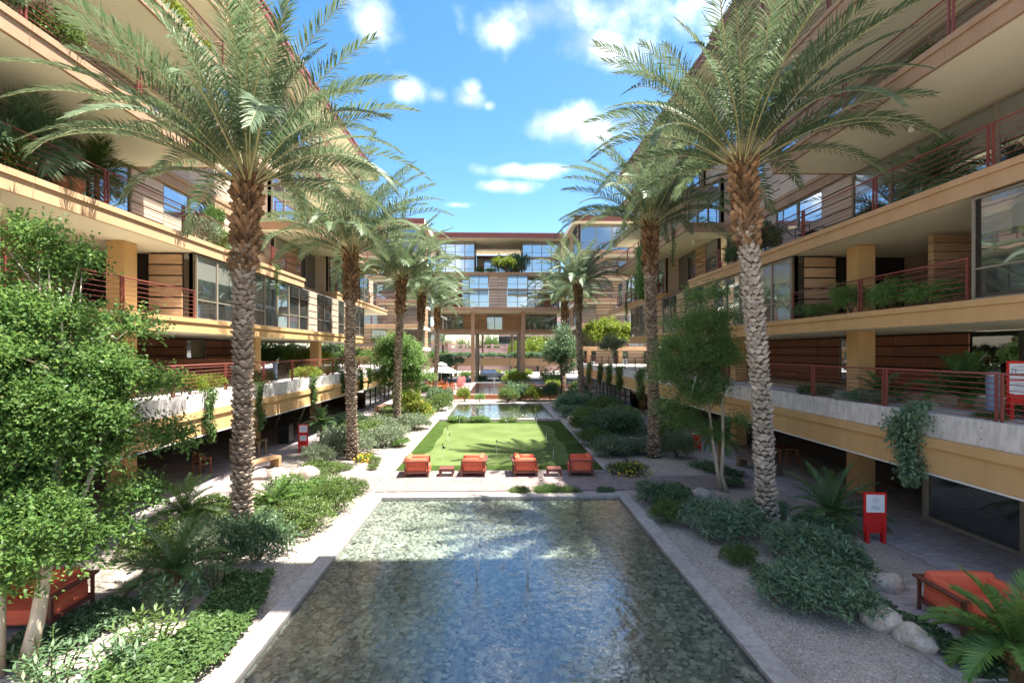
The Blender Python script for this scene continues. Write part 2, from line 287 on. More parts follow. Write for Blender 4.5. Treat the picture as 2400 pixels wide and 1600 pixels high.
# ------------------------------------------------------------------ helpers: geometry
class MB:
    def __init__(s): s.v = []; s.f = []
    def add(s, vs, fs):
        o = len(s.v); s.v += [tuple(p) for p in vs]; s.f += [tuple(i+o for i in f) for f in fs]; return s
    def box(s, x0, x1, y0, y1, z0, z1):
        x0, x1 = min(x0, x1), max(x0, x1); y0, y1 = min(y0, y1), max(y0, y1); z0, z1 = min(z0, z1), max(z0, z1)
        return s.add([(x0,y0,z0),(x1,y0,z0),(x1,y1,z0),(x0,y1,z0),(x0,y0,z1),(x1,y0,z1),(x1,y1,z1),(x0,y1,z1)],
                     [(0,3,2,1),(4,5,6,7),(0,1,5,4),(1,2,6,5),(2,3,7,6),(3,0,4,7)])
    def tube(s, pts, rad, n=6, cap=True):
        pts = [Vector(p) for p in pts]; rad = rad if isinstance(rad, (list, tuple)) else [rad]*len(pts)
        o = len(s.v); up = None
        for i, p in enumerate(pts):
            d = (pts[min(i+1, len(pts)-1)]-pts[max(i-1, 0)]).normalized()
            if up is None:
                up = Vector((0, 0, 1)) if abs(d.z) < .9 else Vector((1, 0, 0))
            a = d.cross(up).normalized(); b = a.cross(d).normalized(); up = b
            for k in range(n):
                th = 2*math.pi*k/n; s.v.append(tuple(p + (a*math.cos(th)+b*math.sin(th))*rad[i]))
        for i in range(len(pts)-1):
            for k in range(n):
                s.f.append((o+i*n+k, o+i*n+(k+1) % n, o+(i+1)*n+(k+1) % n, o+(i+1)*n+k))
        if cap:
            s.f.append(tuple(o+k for k in reversed(range(n)))); e = o+(len(pts)-1)*n; s.f.append(tuple(e+k for k in range(n)))
        return s
    def prism(s, poly, z0, z1):
        n = len(poly); o = len(s.v)
        s.v += [(x, y, z0) for x, y in poly]+[(x, y, z1) for x, y in poly]
        s.f += [tuple(o+i for i in reversed(range(n))), tuple(o+n+i for i in range(n))]
        for i in range(n): s.f.append((o+i, o+(i+1) % n, o+n+(i+1) % n, o+n+i))
        return s
    def lathe(s, prof, c=(0, 0, 0), n=16):
        o = len(s.v)
        for r, z in prof:
            for k in range(n):
                th = 2*math.pi*k/n; s.v.append((c[0]+r*math.cos(th), c[1]+r*math.sin(th), c[2]+z))
        for i in range(len(prof)-1):
            for k in range(n): s.f.append((o+i*n+k, o+i*n+(k+1) % n, o+(i+1)*n+(k+1) % n, o+(i+1)*n+k))
        s.f.append(tuple(o+k for k in reversed(range(n)))); e = o+(len(prof)-1)*n; s.f.append(tuple(e+k for k in range(n)))
        return s
    def rbox(s, cx, cy, cz, dx, dy, dz, r, n=5):
        hx, hy, hz = dx/2, dy/2, dz/2; o = len(s.v); idx = {}
        def co(i, h):
            if i == 0: return -h
            if i == n: return h
            t = (i-1)/(n-2); return -(h-r*.45) + 2*(h-r*.45)*t
        for i in range(n+1):
            for j in range(n+1):
                for k in range(n+1):
                    if 0 < i < n and 0 < j < n and 0 < k < n: continue
                    p = Vector((co(i, hx), co(j, hy), co(k, hz)))
                    q = Vector((max(-hx+r, min(hx-r, p.x)), max(-hy+r, min(hy-r, p.y)), max(-hz+r, min(hz-r, p.z))))
                    d = p-q
                    if d.length > 1e-6: p = q + d.normalized()*r
                    idx[(i, j, k)] = len(s.v); s.v.append((cx+p.x, cy+p.y, cz+p.z))
        for a in range(n):
            for b in range(n):
                for w in (0, n):
                    s.f.append((idx[(a, b, w)], idx[(a+1, b, w)], idx[(a+1, b+1, w)], idx[(a, b+1, w)]))
                    s.f.append((idx[(a, w, b)], idx[(a+1, w, b)], idx[(a+1, w, b+1)], idx[(a, w, b+1)]))
                    s.f.append((idx[(w, a, b)], idx[(w, a+1, b)], idx[(w, a+1, b+1)], idx[(w, a, b+1)]))
        return s
    def mesh(s, name, mat, smooth=False):
        me = bpy.data.meshes.new(name); me.from_pydata(s.v, [], s.f)
        me.materials.append(MATS[mat] if isinstance(mat, str) else mat)
        if smooth: me.polygons.foreach_set('use_smooth', [True]*len(me.polygons))
        me.update(); return me
    def build(s, name, mat, parent=None, smooth=False): return link(name, s.mesh(name, mat, smooth), parent)
def link(name, me, parent=None, loc=None, rz=0, sc=None):
    o = bpy.data.objects.new(name, me); COL.objects.link(o)
    if parent: o.parent = parent
    if loc: o.location = loc
    if rz: o.rotation_euler = (0, 0, rz)
    if sc: o.scale = sc if isinstance(sc, (tuple, list)) else (sc, sc, sc)
    return o
def np_mesh(name, V, F, mat, smooth=False):
    V = np.asarray(V, np.float32); F = np.asarray(F, np.int32); k = F.shape[1]
    me = bpy.data.meshes.new(name); me.vertices.add(len(V)); me.vertices.foreach_set('co', V.ravel())
    me.loops.add(F.size); me.loops.foreach_set('vertex_index', F.ravel())
    me.polygons.add(len(F)); me.polygons.foreach_set('loop_start', np.arange(0, F.size, k, dtype=np.int32))
    try: me.polygons.foreach_set('loop_total', np.full(len(F), k, np.int32))
    except Exception: pass
    if smooth: me.polygons.foreach_set('use_smooth', np.ones(len(F), bool))
    me.materials.append(MATS[mat]); me.update(calc_edges=True); me.validate(); return me
def thing(name, label, cat, loc=(0, 0, 0), rz=0, group=None):
    o = bpy.data.objects.new(name, None); COL.objects.link(o); o.location = loc; o.rotation_euler = (0, 0, rz)
    o.empty_display_size = .2
    o['label'] = label; o['category'] = cat
    if group: o['group'] = group
    return o
def tag(o, label, cat=None, group=None, kind=None):
    o['label'] = label
    if cat: o['category'] = cat
    if group: o['group'] = group
    if kind: o['kind'] = kind
    return o
def struct(o, label=None):
    o['kind'] = 'structure'
    if label: o['label'] = label
    return o
CACHE = {}
def cached(key, fn):
    if key not in CACHE: CACHE[key] = fn()
    return CACHE[key]

# ================================================================== GROUND, POOLS, PATIO
mb = MB(); mb.add([(-700, -300, 0), (700, -300, 0), (700, 1200, 0), (-700, 1200, 0)], [(0, 1, 2, 3)])
ground = struct(mb.build('ground', 'gravel'), 'gravel ground of the courtyard')

def pebbles(name, x0, x1, y0, y1, z, dx, dy, rad, mat, parent, seed, ybias=None):
    rg = np.random.default_rng(seed)
    gx, gy = np.meshgrid(np.arange(x0+dx*.4, x1-dx*.3, dx), np.arange(y0+dy*.4, y1-dy*.3, dy)); gx = gx.ravel(); gy = gy.ravel()
    n = len(gx); gx = gx+rg.uniform(-.45, .45, n)*dx; gy = gy+rg.uniform(-.45, .45, n)*dy
    k = 8; th = np.arange(k)*2*np.pi/k
    prof = [(1.0, .0), (.78, .62)]
    base = np.array([[r*np.cos(a), r*np.sin(a), h] for r, h in prof for a in th]+[[0, 0, .95]])
    F = [(i, (i+1) % k, k+(i+1) % k) for i in range(k)]+[(i, k+(i+1) % k, k+i) for i in range(k)]+[(k+i, k+(i+1) % k, 2*k) for i in range(k)]
    sx = rad*rg.uniform(.65, 1.3, n); sy = sx*rg.uniform(.58, .9, n); sz = sx*rg.uniform(.3, .5, n); ro = rg.uniform(0, np.pi, n)
    P = base[None]*np.stack([sx, sy, sz], 1)[:, None, :]
    c, s_ = np.cos(ro)[:, None], np.sin(ro)[:, None]
    X = P[..., 0]*c-P[..., 1]*s_; Y = P[..., 0]*s_+P[..., 1]*c
    tilt = rg.normal(0, .14, (n, 2)); Z = P[..., 2]+X*tilt[:, :1]+Y*tilt[:, 1:]+rg.uniform(0, .25, n)[:, None]*rad
    V = np.stack([X+gx[:, None], Y+gy[:, None], Z+z], -1).reshape(-1, 3)
    FF = (np.array(F)[None]+(np.arange(n)*len(base))[:, None, None]).reshape(-1, 3)
    o = link(name, np_mesh(name, V, FF, mat, True), parent); o['kind'] = 'stuff'; return o

def pool(name, label, X0, X1, Y0, Y1, cw, wmat, bedmat, ztop=.16, zw=.085, cat='pool', slab=1.75):
    t = thing(name, label, cat)
    mb = MB(); mb.add([(X0+cw, Y0+cw, .006), (X1-cw, Y0+cw, .006), (X1-cw, Y1-cw, .006), (X0+cw, Y1-cw, .006)], [(0, 1, 2, 3)]); mb.build('pool_bed', bedmat, t)
    g = .005
    def run(a0, a1, fixed0, fixed1, along):
        n = max(1, round((a1-a0)/slab)); st = (a1-a0)/n
        for i in range(n):
            b0, b1 = a0+i*st+g, a0+(i+1)*st-g; m = MB(); dz = rnd.uniform(-.002, .002)
            if along == 'y': m.box(fixed0, fixed1, b0, b1, 0, ztop+dz)
            else: m.box(b0, b1, fixed0, fixed1, 0, ztop+dz)
            m.build('coping_slab', 'coping', t)
    run(Y0, Y1-cw, X0, X0+cw, 'y'); run(Y0, Y1-cw, X1-cw, X1, 'y'); run(X0, X1, Y1-cw+.006, Y1, 'x'); run(X0+cw, X1-cw, Y0, Y0+cw, 'x')
    mb = MB(); mb.add([(X0+cw-.02, Y0+cw-.02, zw), (X1-cw+.02, Y0+cw-.02, zw), (X1-cw+.02, Y1-cw+.02, zw), (X0+cw-.02, Y1-cw+.02, zw)], [(0, 1, 2, 3)])
    w = mb.build('water', wmat, t); w['label'] = 'rippled clear water over pebbles'
    return t
npool = pool('reflecting_pool', 'large near reflecting pool with pebble bed and two fountain jets', -4.27, 4.43, 3.0, 17.1, .40, 'water_near', 'pebble_bed')
pebbles('pebbles', -3.87, 4.03, 5.6, 16.7, .008, .108, .088, .074, 'pebble', npool, 3)
fpool = pool('reflecting_pool', 'smaller shallow pool behind the putting green', -4.25, 4.45, 35.85, 46.9, .42, 'water_far', 'pebble_bed')
pebbles('pebbles', -3.8, 4.0, 36.3, 46.4, .008, .17, .15, .11, 'pebble', fpool, 5)

def fountain(x, y, label, seed, H=1.15):
    rg = random.Random(seed); t = thing('fountain_jet', label, 'fountain', (x, y, 0))
    MB().lathe([(.03, .02), (.03, .1), (.015, .12), (.015, .15)], n=10).build('nozzle', 'steel', t)
    for k in range(9):
        a = k*2*math.pi/8+rg.uniform(-.2, .2); v = .03 if k == 8 else rg.uniform(.22, .42); h = H if k == 8 else H*rg.uniform(.55, .85)
        pts = []
        for i in range(13):
            q = i/12*(.62 if k != 8 else .5); pts.append((math.cos(a)*v*q*2, math.sin(a)*v*q*2, .16+4*h*q*(1-q)))
        MB().tube(pts, [.006-.003*i/12 for i in range(13)], 5).build('water_stream', 'spray', t, True)
    m = MB()
    for k in range(150):
        a = rg.uniform(0, 6.28); q = rg.uniform(.3, 1.05); v = abs(rg.gauss(0, .4)); h = H*rg.uniform(.4, 1.05)
        p = Vector((math.cos(a)*v*q*2, math.sin(a)*v*q*2, max(.1, .16+4*h*q*(1-q)))); r = rg.uniform(.004, .011)
        m.add([p+Vector(d)*r for d in ((1,0,0),(-1,0,0),(0,1,0),(0,-1,0),(0,0,1.4),(0,0,-1.4))], [(0,2,4),(2,1,4),(1,3,4),(3,0,4),(2,0,5),(1,2,5),(3,1,5),(0,3,5)])
    o = m.build('droplets', 'spray', t); o['kind'] = 'stuff'
    m = MB()
    for k in range(5):
        a = rg.uniform(0, 6.28); d = rg.uniform(.4, 1.7); cx, cy = math.cos(a)*d, math.sin(a)*d
        for j in range(22):
            aa = rg.uniform(0, 6.28); rr = rg.uniform(0, .11); p = Vector((cx+rr*math.cos(aa), cy+rr*math.sin(aa), .09+max(0, .1-rr)*rg.uniform(0, .9))); r = rg.uniform(.006, .014)
            m.add([p+Vector(e)*r for e in ((1,0,0),(-1,0,0),(0,1,0),(0,-1,0),(0,0,1.2),(0,0,-1))], [(0,2,4),(2,1,4),(1,3,4),(3,0,4),(2,0,5),(1,2,5),(3,1,5),(0,3,5)])
    o = m.build('splash', 'spray', t); o['kind'] = 'stuff'
fountain(-.47, 10.9, 'thin fountain jet in the near pool, the left of the pair', 1)
fountain(.64, 10.9, 'thin fountain jet in the near pool, the right of the pair', 2)

def pavers(parent, x0, x1, y0, y1, z, w, h, mat, nind, seed, th=.02, along='x'):
    rg = random.Random(seed); cells = []
    ny = int((y1-y0)/h)
    for j in range(ny):
        off = (j % 2)*w/2; x = x0-off
        while x < x1:
            a, b = max(x, x0), min(x+w, x1)
            if b-a > .05: cells.append((a, b, y0+j*h, y0+(j+1)*h))
            x += w
    cells.sort(key=lambda c: c[2]**2+((c[0]+c[1])/2)**2)
    full = cached(('pv', w, h, mat), lambda: MB().box(-w/2+.004, w/2-.004, -h/2+.004, h/2-.004, -th, 0).mesh('paver', mat))
    n = 0; m = MB()
    for (a, b, c, d) in cells:
        zz_ = z+rg.uniform(-.0025, .0025)
        if n < nind and b-a > w*.98:
            link('paver', full, parent, ((a+b)/2, (c+d)/2, zz_)); n += 1
        else: m.box(a+.004, b-.004, c+.004, d-.004, z-th, zz_)
    if m.v: o = m.build('paver_field', mat, parent); o['kind'] = 'stuff'

patio = struct(MB().box(-4.4, 4.5, 17.9, 21.0, 0, .022).build('patio', 'paver_bed'), 'brick paved patio between pool and putting green')
pavers(patio, -4.4, 4.5, 17.9, 21.0, .042, .24, .12, 'paver', 300, 4)
for s in (-1, 1):
    p = struct(MB().box(s*4.52, s*10.1, 17.95, 19.9, 0, .018).build('path', 'paver_bed'), 'brick cross path on the %s of the patio' % ('left' if s < 0 else 'right'))
    x0, x1 = sorted((s*4.53, s*10.1)); pavers(p, x0, x1, 17.96, 19.9, .036, .24, .12, 'paver', 0, 8)
    p = struct(MB().box(s*10.1, s*20, -8, 62, 0, .02).build('walkway', 'walk_bed'), 'brick walkway under the %s podium' % ('left' if s < 0 else 'right'))
    x0, x1 = sorted((s*10.1, s*14.5)); pavers(p, x0, x1, 7.5, 26, .04, .24, .12, 'walk_paver', 300 if s > 0 else 60, 9)
for (x0, x1, y0, y1, lb) in ((7.0, 10.0, 7.4, 10.4, 'right'), (-10.0, -7.3, 8.0, 10.6, 'left')):
    p = struct(MB().box(x0, x1, y0, y1, 0, .016).build('seating_pad', 'walk_bed'), 'small brick seating pad on the %s' % lb)
    pavers(p, x0, x1, y0, y1, .034, .24, .12, 'walk_paver', 0, 12)

def smooth(pts, k=6):
    out = []; n = len(pts)
    for i in range(n):
        p0, p1, p2, p3 = [Vector(pts[(i+d) % n]) for d in (-1, 0, 1, 2)]
        for j in range(k):
            t = j/k; q = .5*((2*p1)+(p2-p0)*t+(2*p0-5*p1+4*p2-p3)*t*t+(3*p1-p0-3*p2+p3)*t**3); out.append((q.x, q.y))
    return out
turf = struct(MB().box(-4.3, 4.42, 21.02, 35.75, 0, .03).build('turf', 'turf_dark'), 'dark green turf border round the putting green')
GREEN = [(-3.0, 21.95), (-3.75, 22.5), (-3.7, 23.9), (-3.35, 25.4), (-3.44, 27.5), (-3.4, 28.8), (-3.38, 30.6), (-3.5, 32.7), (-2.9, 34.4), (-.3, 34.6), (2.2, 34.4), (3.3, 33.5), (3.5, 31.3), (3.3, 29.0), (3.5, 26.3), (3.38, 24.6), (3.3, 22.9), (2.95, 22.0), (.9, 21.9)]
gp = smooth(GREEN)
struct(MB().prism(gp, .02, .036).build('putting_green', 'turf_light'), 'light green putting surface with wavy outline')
for (x0, x1) in ((-4.42, -4.31), (4.43, 4.54)):
    k = struct(MB().box(x0, x1, 21.02, 35.8, 0, .05).build('edging_strip', 'coping'), 'pale edging strip beside the turf')

# ================================================================== FACADE CELLS
def bars(*bs):
    m = MB()
    for b in bs: m.box(*b)
    return m
def cell(parent, kind, w, h, loc, rz, wood='wood_panel', glass='glass', frame='frame'):
    w = round(w, 3); h = round(h, 3); f = .05
    def put(name, key, fn, par, off=(0, 0, 0)):
        me = cached((name, kind, w, h)+key, fn)
        o = bpy.data.objects.new(name, me); COL.objects.link(o); o.parent = par
        if par is parent: o.location = loc; o.rotation_euler = (0, 0, rz)
        return o
    def frm(z0, z1, tr=None):
        b = [(0, f, -.05, .05, z0, z1), (w-f, w, -.05, .05, z0, z1), (f, w-f, -.045, .05, z0, z0+f), (f, w-f, -.045, .05, z1-f, z1)]
        if tr: b.append((f, w-f, -.04, .05, tr-.022, tr+.022))
        return bars(*b)
    def pane(z0, z1, g, par, nm='pane'):
        return put(nm, (g, round(z0, 2), round(z1, 2)), lambda: MB().box(f*.5, w-f*.5, .0, .02, z0, z1).mesh('pane', g), par)
    if kind in 'GTBV':
        z1 = h-.02; tr = {'G': .3*h, 'T': None, 'B': .3*h, 'V': .32*h}[kind]
        wo_ = put('window', (frame,), lambda: frm(.0, z1, tr).mesh('window', frame), parent)
        if kind == 'B':
            pane(.03, h*.62, glass, wo_); pane(h*.62+.004, h-.04, 'glass_blind', wo_, 'blind')
        else: pane(.03, h-.04, glass, wo_)
        if kind == 'V':
            put('louver', (frame,), lambda: bars(*[(.02, w-.02, -.16, -.07, h-.16-.13*i, h-.12-.13*i) for i in range(5)]).mesh('louver', 'frame_dark'), wo_)
    elif kind in 'PQ':
        n = max(2, round(h/.44)); gp_ = .055; ph = (h-gp_*(n))/n
        for i in range(n):
            z0 = .02+i*(ph+gp_)
            o = put('panel', (wood,), lambda: MB().box(.012, w-.012, -.06, .0, 0, ph).mesh('panel', wood), parent)
            c, s_ = math.cos(rz), math.sin(rz); o.location = (loc[0], loc[1], loc[2]+z0)
    elif kind == 'H':
        zs = h*.50; ph = (zs-.10)/2
        wo_ = put('window', (frame,), lambda: frm(zs, h-.02, zs+.38*(h-zs)).mesh('window', frame), parent); pane(zs+.03, h-.04, glass, wo_)
        for i in range(2):
            o = put('panel', (wood, 'h'), lambda: MB().box(.012, w-.012, -.06, .0, 0, ph).mesh('panel', wood), parent); o.location = (loc[0], loc[1], loc[2]+.02+i*(ph+.05))
    elif kind == 'L':
        zs = h*.42; wo_ = put('window', (frame,), lambda: frm(.0, zs).mesh('window', frame), parent); pane(.03, zs-.03, glass, wo_)
        put('louver', (frame,), lambda: bars(*[(.02, w-.02, -.16, -.07, zs+.05+.12*i, zs+.085+.12*i) for i in range(4)]).mesh('louver', 'frame_dark'), wo_)
        ph = h-zs-.62
        o = put('panel', (wood, 'l'), lambda: MB().box(.012, w-.012, -.06, .0, 0, ph).mesh('panel', wood), parent); o.location = (loc[0], loc[1], loc[2]+zs+.58)
def facade(parent, s, a, y0, y1, z0, z1, seq, wood='wood_panel', glass='glass', backing=True, frame='frame'):
    """courtyard facade in the plane |x| = a of the building on side s"""
    n = len(seq); w = (y1-y0)/n; h = z1-z0-.03
    for i, k in enumerate(seq):
        yy = y0+i*w
        if k == ' ': continue
        if s > 0: loc, rz = (a, yy+w, z0+.015), R(-90)
        else: loc, rz = (-a, yy, z0+.015), R(90)
        cell(parent, k, w, h, loc, rz, wood, glass, frame)
    if backing: MB().box(s*(a+.10), s*(a+.25), y0, y1, z0-.04, z1+.05).build('wall', 'backing', parent)
def front(parent, x0, x1, y, z0, z1, seq, wood='wood_panel', glass='glass', backing=True, frame='frame'):
    n = len(seq); w = (x1-x0)/n; h = z1-z0-.03
    for i, k in enumerate(seq):
        if k == ' ': continue
        cell(parent, k, w, h, (x0+i*w, y, z0+.015), 0, wood, glass, frame)
    if backing: MB().box(x0, x1, y+.10, y+.25, z0-.04, z1+.05).build('wall', 'backing', parent)

def railing(label, p0, p1, z, h=1.05, n=7, ret=None, mat='rail_red', post=3.0, phase=0.0, back=None):
    """posts in pairs, round top rail and thin horizontal bars from p0 to p1"""
    p0 = Vector((p0[0], p0[1], z)); p1 = Vector((p1[0], p1[1], z)); t = thing('balcony_railing', label, 'railing')
    segs = [(p0, p1)]
    if ret: segs.append((p1, Vector((ret[0], ret[1], z))))
    if back: segs.insert(0, (Vector((back[0], back[1], z)), p0))
    for (a, b) in segs:
        d = (b-a); L = d.length; d.normalize()
        MB().tube([a+Vector((0, 0, h)), b+Vector((0, 0, h))], .024, 8).build('top_rail', mat, t, True)
        for i in range(n):
            zz_ = .07+(h-.16)*i/(n-1)
            MB().tube([a+Vector((0, 0, zz_)), b+Vector((0, 0, zz_))], .0092, 5).build('rail_bar', mat, t, True)
        npst = max(1, int(round(L/post))); st = L/npst
        pm_ = cached(('post', h, mat), lambda: MB().box(-.022, .022, -.022, .022, 0, h+.0).mesh('post', mat))
        for k in range(npst+1):
            c = a+d*(k*st)
            if k in (0, npst): link('post', pm_, t, c + d*(.03 if k == 0 else -.03))
            else:
                link('post', pm_, t, c-d*.06); link('post', pm_, t, c+d*.06)
    return t

# ================================================================== SIDE BUILDINGS
def box(parent, name, mat, s, a0, a1, y0, y1, z0, z1): return MB().box(s*a0, s*a1, y0, y1, z0, z1).build(name, mat, parent)
def slab(E, s, a, y0, y1, zt, mat, back=20.5, th=.52, far=True, near=False, seg=9.1):
    """floor plate with cream soffit and a capped fascia in lengths"""
    zb = zt-th; ov = .13
    box(E, 'floor_slab', 'soffit', s, a+.10, back, y0+(.1 if near else 0), y1-(.1 if far else 0), zb+.02, zt-.02)
    n = max(1, round((y1-y0)/seg)); st = (y1-y0)/n
    for i in range(n):
        b0, b1 = y0+i*st+(.006 if i else 0), y0+(i+1)*st-(.006 if i < n-1 else 0)
        box(E, 'fascia', mat, s, a, a+.099, b0, b1, zb, zt-.155)
        box(E, 'fascia_cap', mat, s, a-.05, a+.12, b0-(0 if i or not near else .05), b1+(.05 if i == n-1 and far else 0), zt-.15, zt+.01)
    if far:
        box(E, 'fascia', mat, s, a+.1, back, y1-.099, y1, zb, zt-.155); box(E, 'fascia_cap', mat, s, a+.125, back, y1-.12, y1+.05, zt-.15, zt+.01)
    if near:
        box(E, 'fascia', mat, s, a+.1, back, y0, y0+.099, zb, zt-.155); box(E, 'fascia_cap', mat, s, a+.125, back, y0-.05, y0+.12, zt-.15, zt+.01)

side_name = {1: 'right', -1: 'left'}
B = {}
for s in (1, -1):
    sn = side_name[s]
    # ---- podium with concrete parapet
    P = thing('podium', 'raised podium walkway with concrete parapet along the %s side' % sn, 'podium')
    box(P, 'deck', 'light_paving', s, 10.62, 34, 3, 62, 3.10, 3.42)
    box(P, 'ceiling', 'interior', s, 10.62, 34, 3, 62, 3.02, 3.09)
    ys = [3]+[8.2+9.1*i for i in range(6)]+[62]
    for y0, y1 in zip(ys[:-1], ys[1:]):
        box(P, 'fascia', 'ochre', s, 10.32, 10.6, y0+.006, y1-.006, 2.10, 2.715)
        box(P, 'fascia_cap', 'ochre', s, 10.25, 10.6, y0+.006, y1-.006, 2.72, 2.95)
        box(P, 'drip_edge', 'white', s, 10.31, 10.6, y0, y1, 2.055, 2.095)
        hm = (y1-y0)/2
        for k in range(2):
            q0, q1 = y0+k*hm+.008, y0+(k+1)*hm-.008
            pn = box(P, 'parapet_panel', 'concrete', s, 10.36, 10.60, q0, q1, 2.955, 3.52)
            m = MB()
            for j in range(5):
                for zz_ in (3.12, 3.37):
                    yy = q0+(j+.5)*(q1-q0)/5; m.add([(s*10.358, yy+dy, zz_+dz) for dy, dz in ((-.014, -.014), (.014, -.014), (.014, .014), (-.014, .014))], [(0, 1, 2, 3)])
            h_ = m.build('tie_holes', 'hole', pn); h_['kind'] = 'stuff'
    box(P, 'back_wall', 'interior', s, 19.5, 19.8, 3, 62, 0, 3.0)
    railing('long red railing along the top of the %s podium parapet' % sn, (s*10.5, 4), (s*10.5, 60), 3.5, 1.03, 8, post=3.03)
    # ---- the building
    E = thing('apartment_building', 'terraced apartment building with deep balconies on the %s side' % sn, 'building'); B[s] = E
    for i in range(6):
        y = 8.4+9.1*i
        if y < 44: box(E, 'column', 'ochre', s, 12.6, 13.2, y-.3, y+.3, 3.44, 5.72); box(E, 'column', 'ochre', s, 12.6, 13.2, y-.3, y+.3, 6.2, 8.73)
        box(E, 'column', 'ochre', s, 12.6, 13.2, y-.3, y+.3, 0, 3.015)
    slab(E, s, 11.30, 4, 43, 6.22, 'ochre')
    slab(E, s, 11.36, 4, 29.6, 9.25, 'tan'); slab(E, s, 12.75, 29.7, 35.9, 9.25, 'tan', far=False); slab(E, s, 11.5, 36, 52, 9.25, 'tan', near=True)
    slab(E, s, 10.45, 4, 18.9, 12.3, 'brown'); slab(E, s, 13.35, 19.0, 28, 12.3, 'brown', far=False); slab(E, s, 10.5, 28.1, 44.5, 12.3, 'brown', near=True)
    slab(E, s, 10.02, 4, 19.0, 15.35, 'brown'); slab(E, s, 13.0, 19.1, 31, 15.35, 'brown', far=False); slab(E, s, 10.9, 31.1, 47, 15.35, 'brown', near=True)
    slab(E, s, 10.6, 4, 23.5, 18.4, 'brown'); slab(E, s, 13.0, 23.6, 33, 18.4, 'brown', far=False); slab(E, s, 11.2, 33.1, 46, 18.4, 'brown', near=True)
    slab(E, s, 11.1, 4, 26, 21.55, 'roof_red'); slab(E, s, 11.3, 26.1, 47.5, 21.55, 'roof_red')
    # podium level
    if s > 0:
        for i in range(8):
            y = 3.5+1.75*i; fr = box(E, 'window', 'frame_dark', s, 16.95, 17.05, y, y+.12, 3.44, 5.7); box(fr, 'pane', 'glass_clear', s, 16.99, 17.01, y+.12, y+1.75, 3.46, 5.7)
        facade(E, s, 17.0, 17.6, 40, 3.44, 5.70, 'QQQTQQQQTQQQQ', 'wood_red', 'glass_low')
    else:
        facade(E, s, 17.0, 2, 17, 3.44, 5.70, 'QQTQQTQQ', 'wood_red', 'glass_low')
        facade(E, s, 17.0, 17, 33, 3.44, 5.70, 'QQTQQQTQQ', 'wood_red', 'glass_low')
        m = E
        for i in range(9):
            box(E, 'panel', 'wood_red', s, 15.2, 15.3, 14+2.05*i+.01, 14+2.05*(i+1)-.01, 3.5, 4.05); box(E, 'panel', 'wood_red', s, 15.2, 15.3, 14+2.05*i+.01, 14+2.05*(i+1)-.01, 4.11, 4.62)
    # first floor: glazed bays flush with the slab, one deep recess
    facade(E, s, 11.48, 4, 11.8, 6.22, 8.72, 'BBBBB', glass='glass_low')
    facade(E, s, 11.48, 19.3, 43, 6.22, 8.72, 'BBBGTGVVPVVPGPGGG' if s < 0 else 'BBGTGPVVPVVPGPGGG', 'wood_pale' if s < 0 else 'wood_panel', 'glass_low')
    front(E, *sorted((s*11.95, s*13.2)), 19.3, 6.22, 8.72, 'P'); box(E, 'return_wall', 'backing', s, 11.6, 17.5, 19.56, 19.7, 6.18, 8.77)
    box(E, 'corner_pane', 'glass_low', s, 11.5, 11.93, 19.3, 19.33, 6.25, 8.7)
    box(E, 'return_wall', 'frame', s, 11.48, 16.5, 11.6, 11.78, 6.16, 8.79)
    box(E, 'recess_wall', 'interior', s, 16.2, 16.4, 11.0, 19.65, 6.17, 8.78)
    # timber clad wall inside the recess, made of narrow courses
    for i in range(9): box(E, 'timber_course', 'wood_panel', s, 13.6, 16.1, 15.3-(.02 if i % 2 else 0), 15.5, 6.25+.27*i, 6.25+.27*i+.245)
    # second floor
    facade(E, s, 13.5, 4, 18.7, 9.25, 11.78, 'BBBBBBBB', glass='glass')
    facade(E, s, 13.5, 18.7, 29.2, 9.25, 11.78, 'PHHLPH', 'wood_pale', frame='frame')
    facade(E, s, 13.1, 29.7, 36, 9.25, 11.78, 'BPTT', 'wood_panel', 'glass_low')
    facade(E, s, 12.1, 36.2, 50, 9.25, 11.78, 'TT'+'LPVG'+'GPV', 'wood_pale', 'glass')
    box(E, 'return_wall', 'wood_pale', s, 12.1, 20, 36.2, 36.35, 9.25, 11.78); box(E, 'return_wall', 'wood_pale', s, 12.1, 20, 49.9, 50.1, 9.25, 11.78); box(E, 'return_wall', 'wood_pale', s, 11.5, 20, 42.75, 42.95, 6.22, 8.72)
    # upper floors
    facade(E, s, 13.4, 4, 18.9, 12.3, 14.84, 'BBBBBBBB')
    facade(E, s, 13.4, 18.9, 28, 12.3, 14.84, 'HHHPHH', 'wood_pale')
    facade(E, s, 12.6, 28.2, 44, 12.3, 14.84, 'TTTPTTTPVV', 'wood_pale')
    facade(E, s, 13.2, 4, 19, 15.35, 17.9, 'TTTTTTTT'); facade(E, s, 13.2, 19, 31, 15.35, 17.9, 'HHHHPHHH', 'wood_pale'); facade(E, s, 12.8, 31.2, 46, 15.35, 17.9, 'TTTPTTPTTT', 'wood_pale')
    facade(E, s, 13.1, 4, 23, 18.4, 21.05, 'TTTTTTPTTTT', 'wood_pale'); facade(E, s, 13.0, 23, 46, 18.4, 21.05, 'HHPHHPTTTPTTPTT', 'wood_pale')
    for (z0, z1, y) in ((12.3, 14.84, 28.2), (15.35, 17.9, 31.2), (12.3, 14.84, 44), (15.35, 17.9, 46), (18.4, 21.05, 46)): box(E, 'return_wall', 'wood_pale', s, 12.7, 20, y, y+.15, z0, z1)
    # railings
    railing('red railing of the %s building recess beside the timber wall' % sn, (s*11.45, 11.9), (s*11.45, 19.2), 6.22, 1.05, 7, post=3.6)
    railing('red railing of the long second floor balcony on the %s' % sn, (s*11.5, 4.2), (s*11.5, 29.4), 9.26, 1.05, 7, post=3.4, ret=(s*13.3, 29.4))
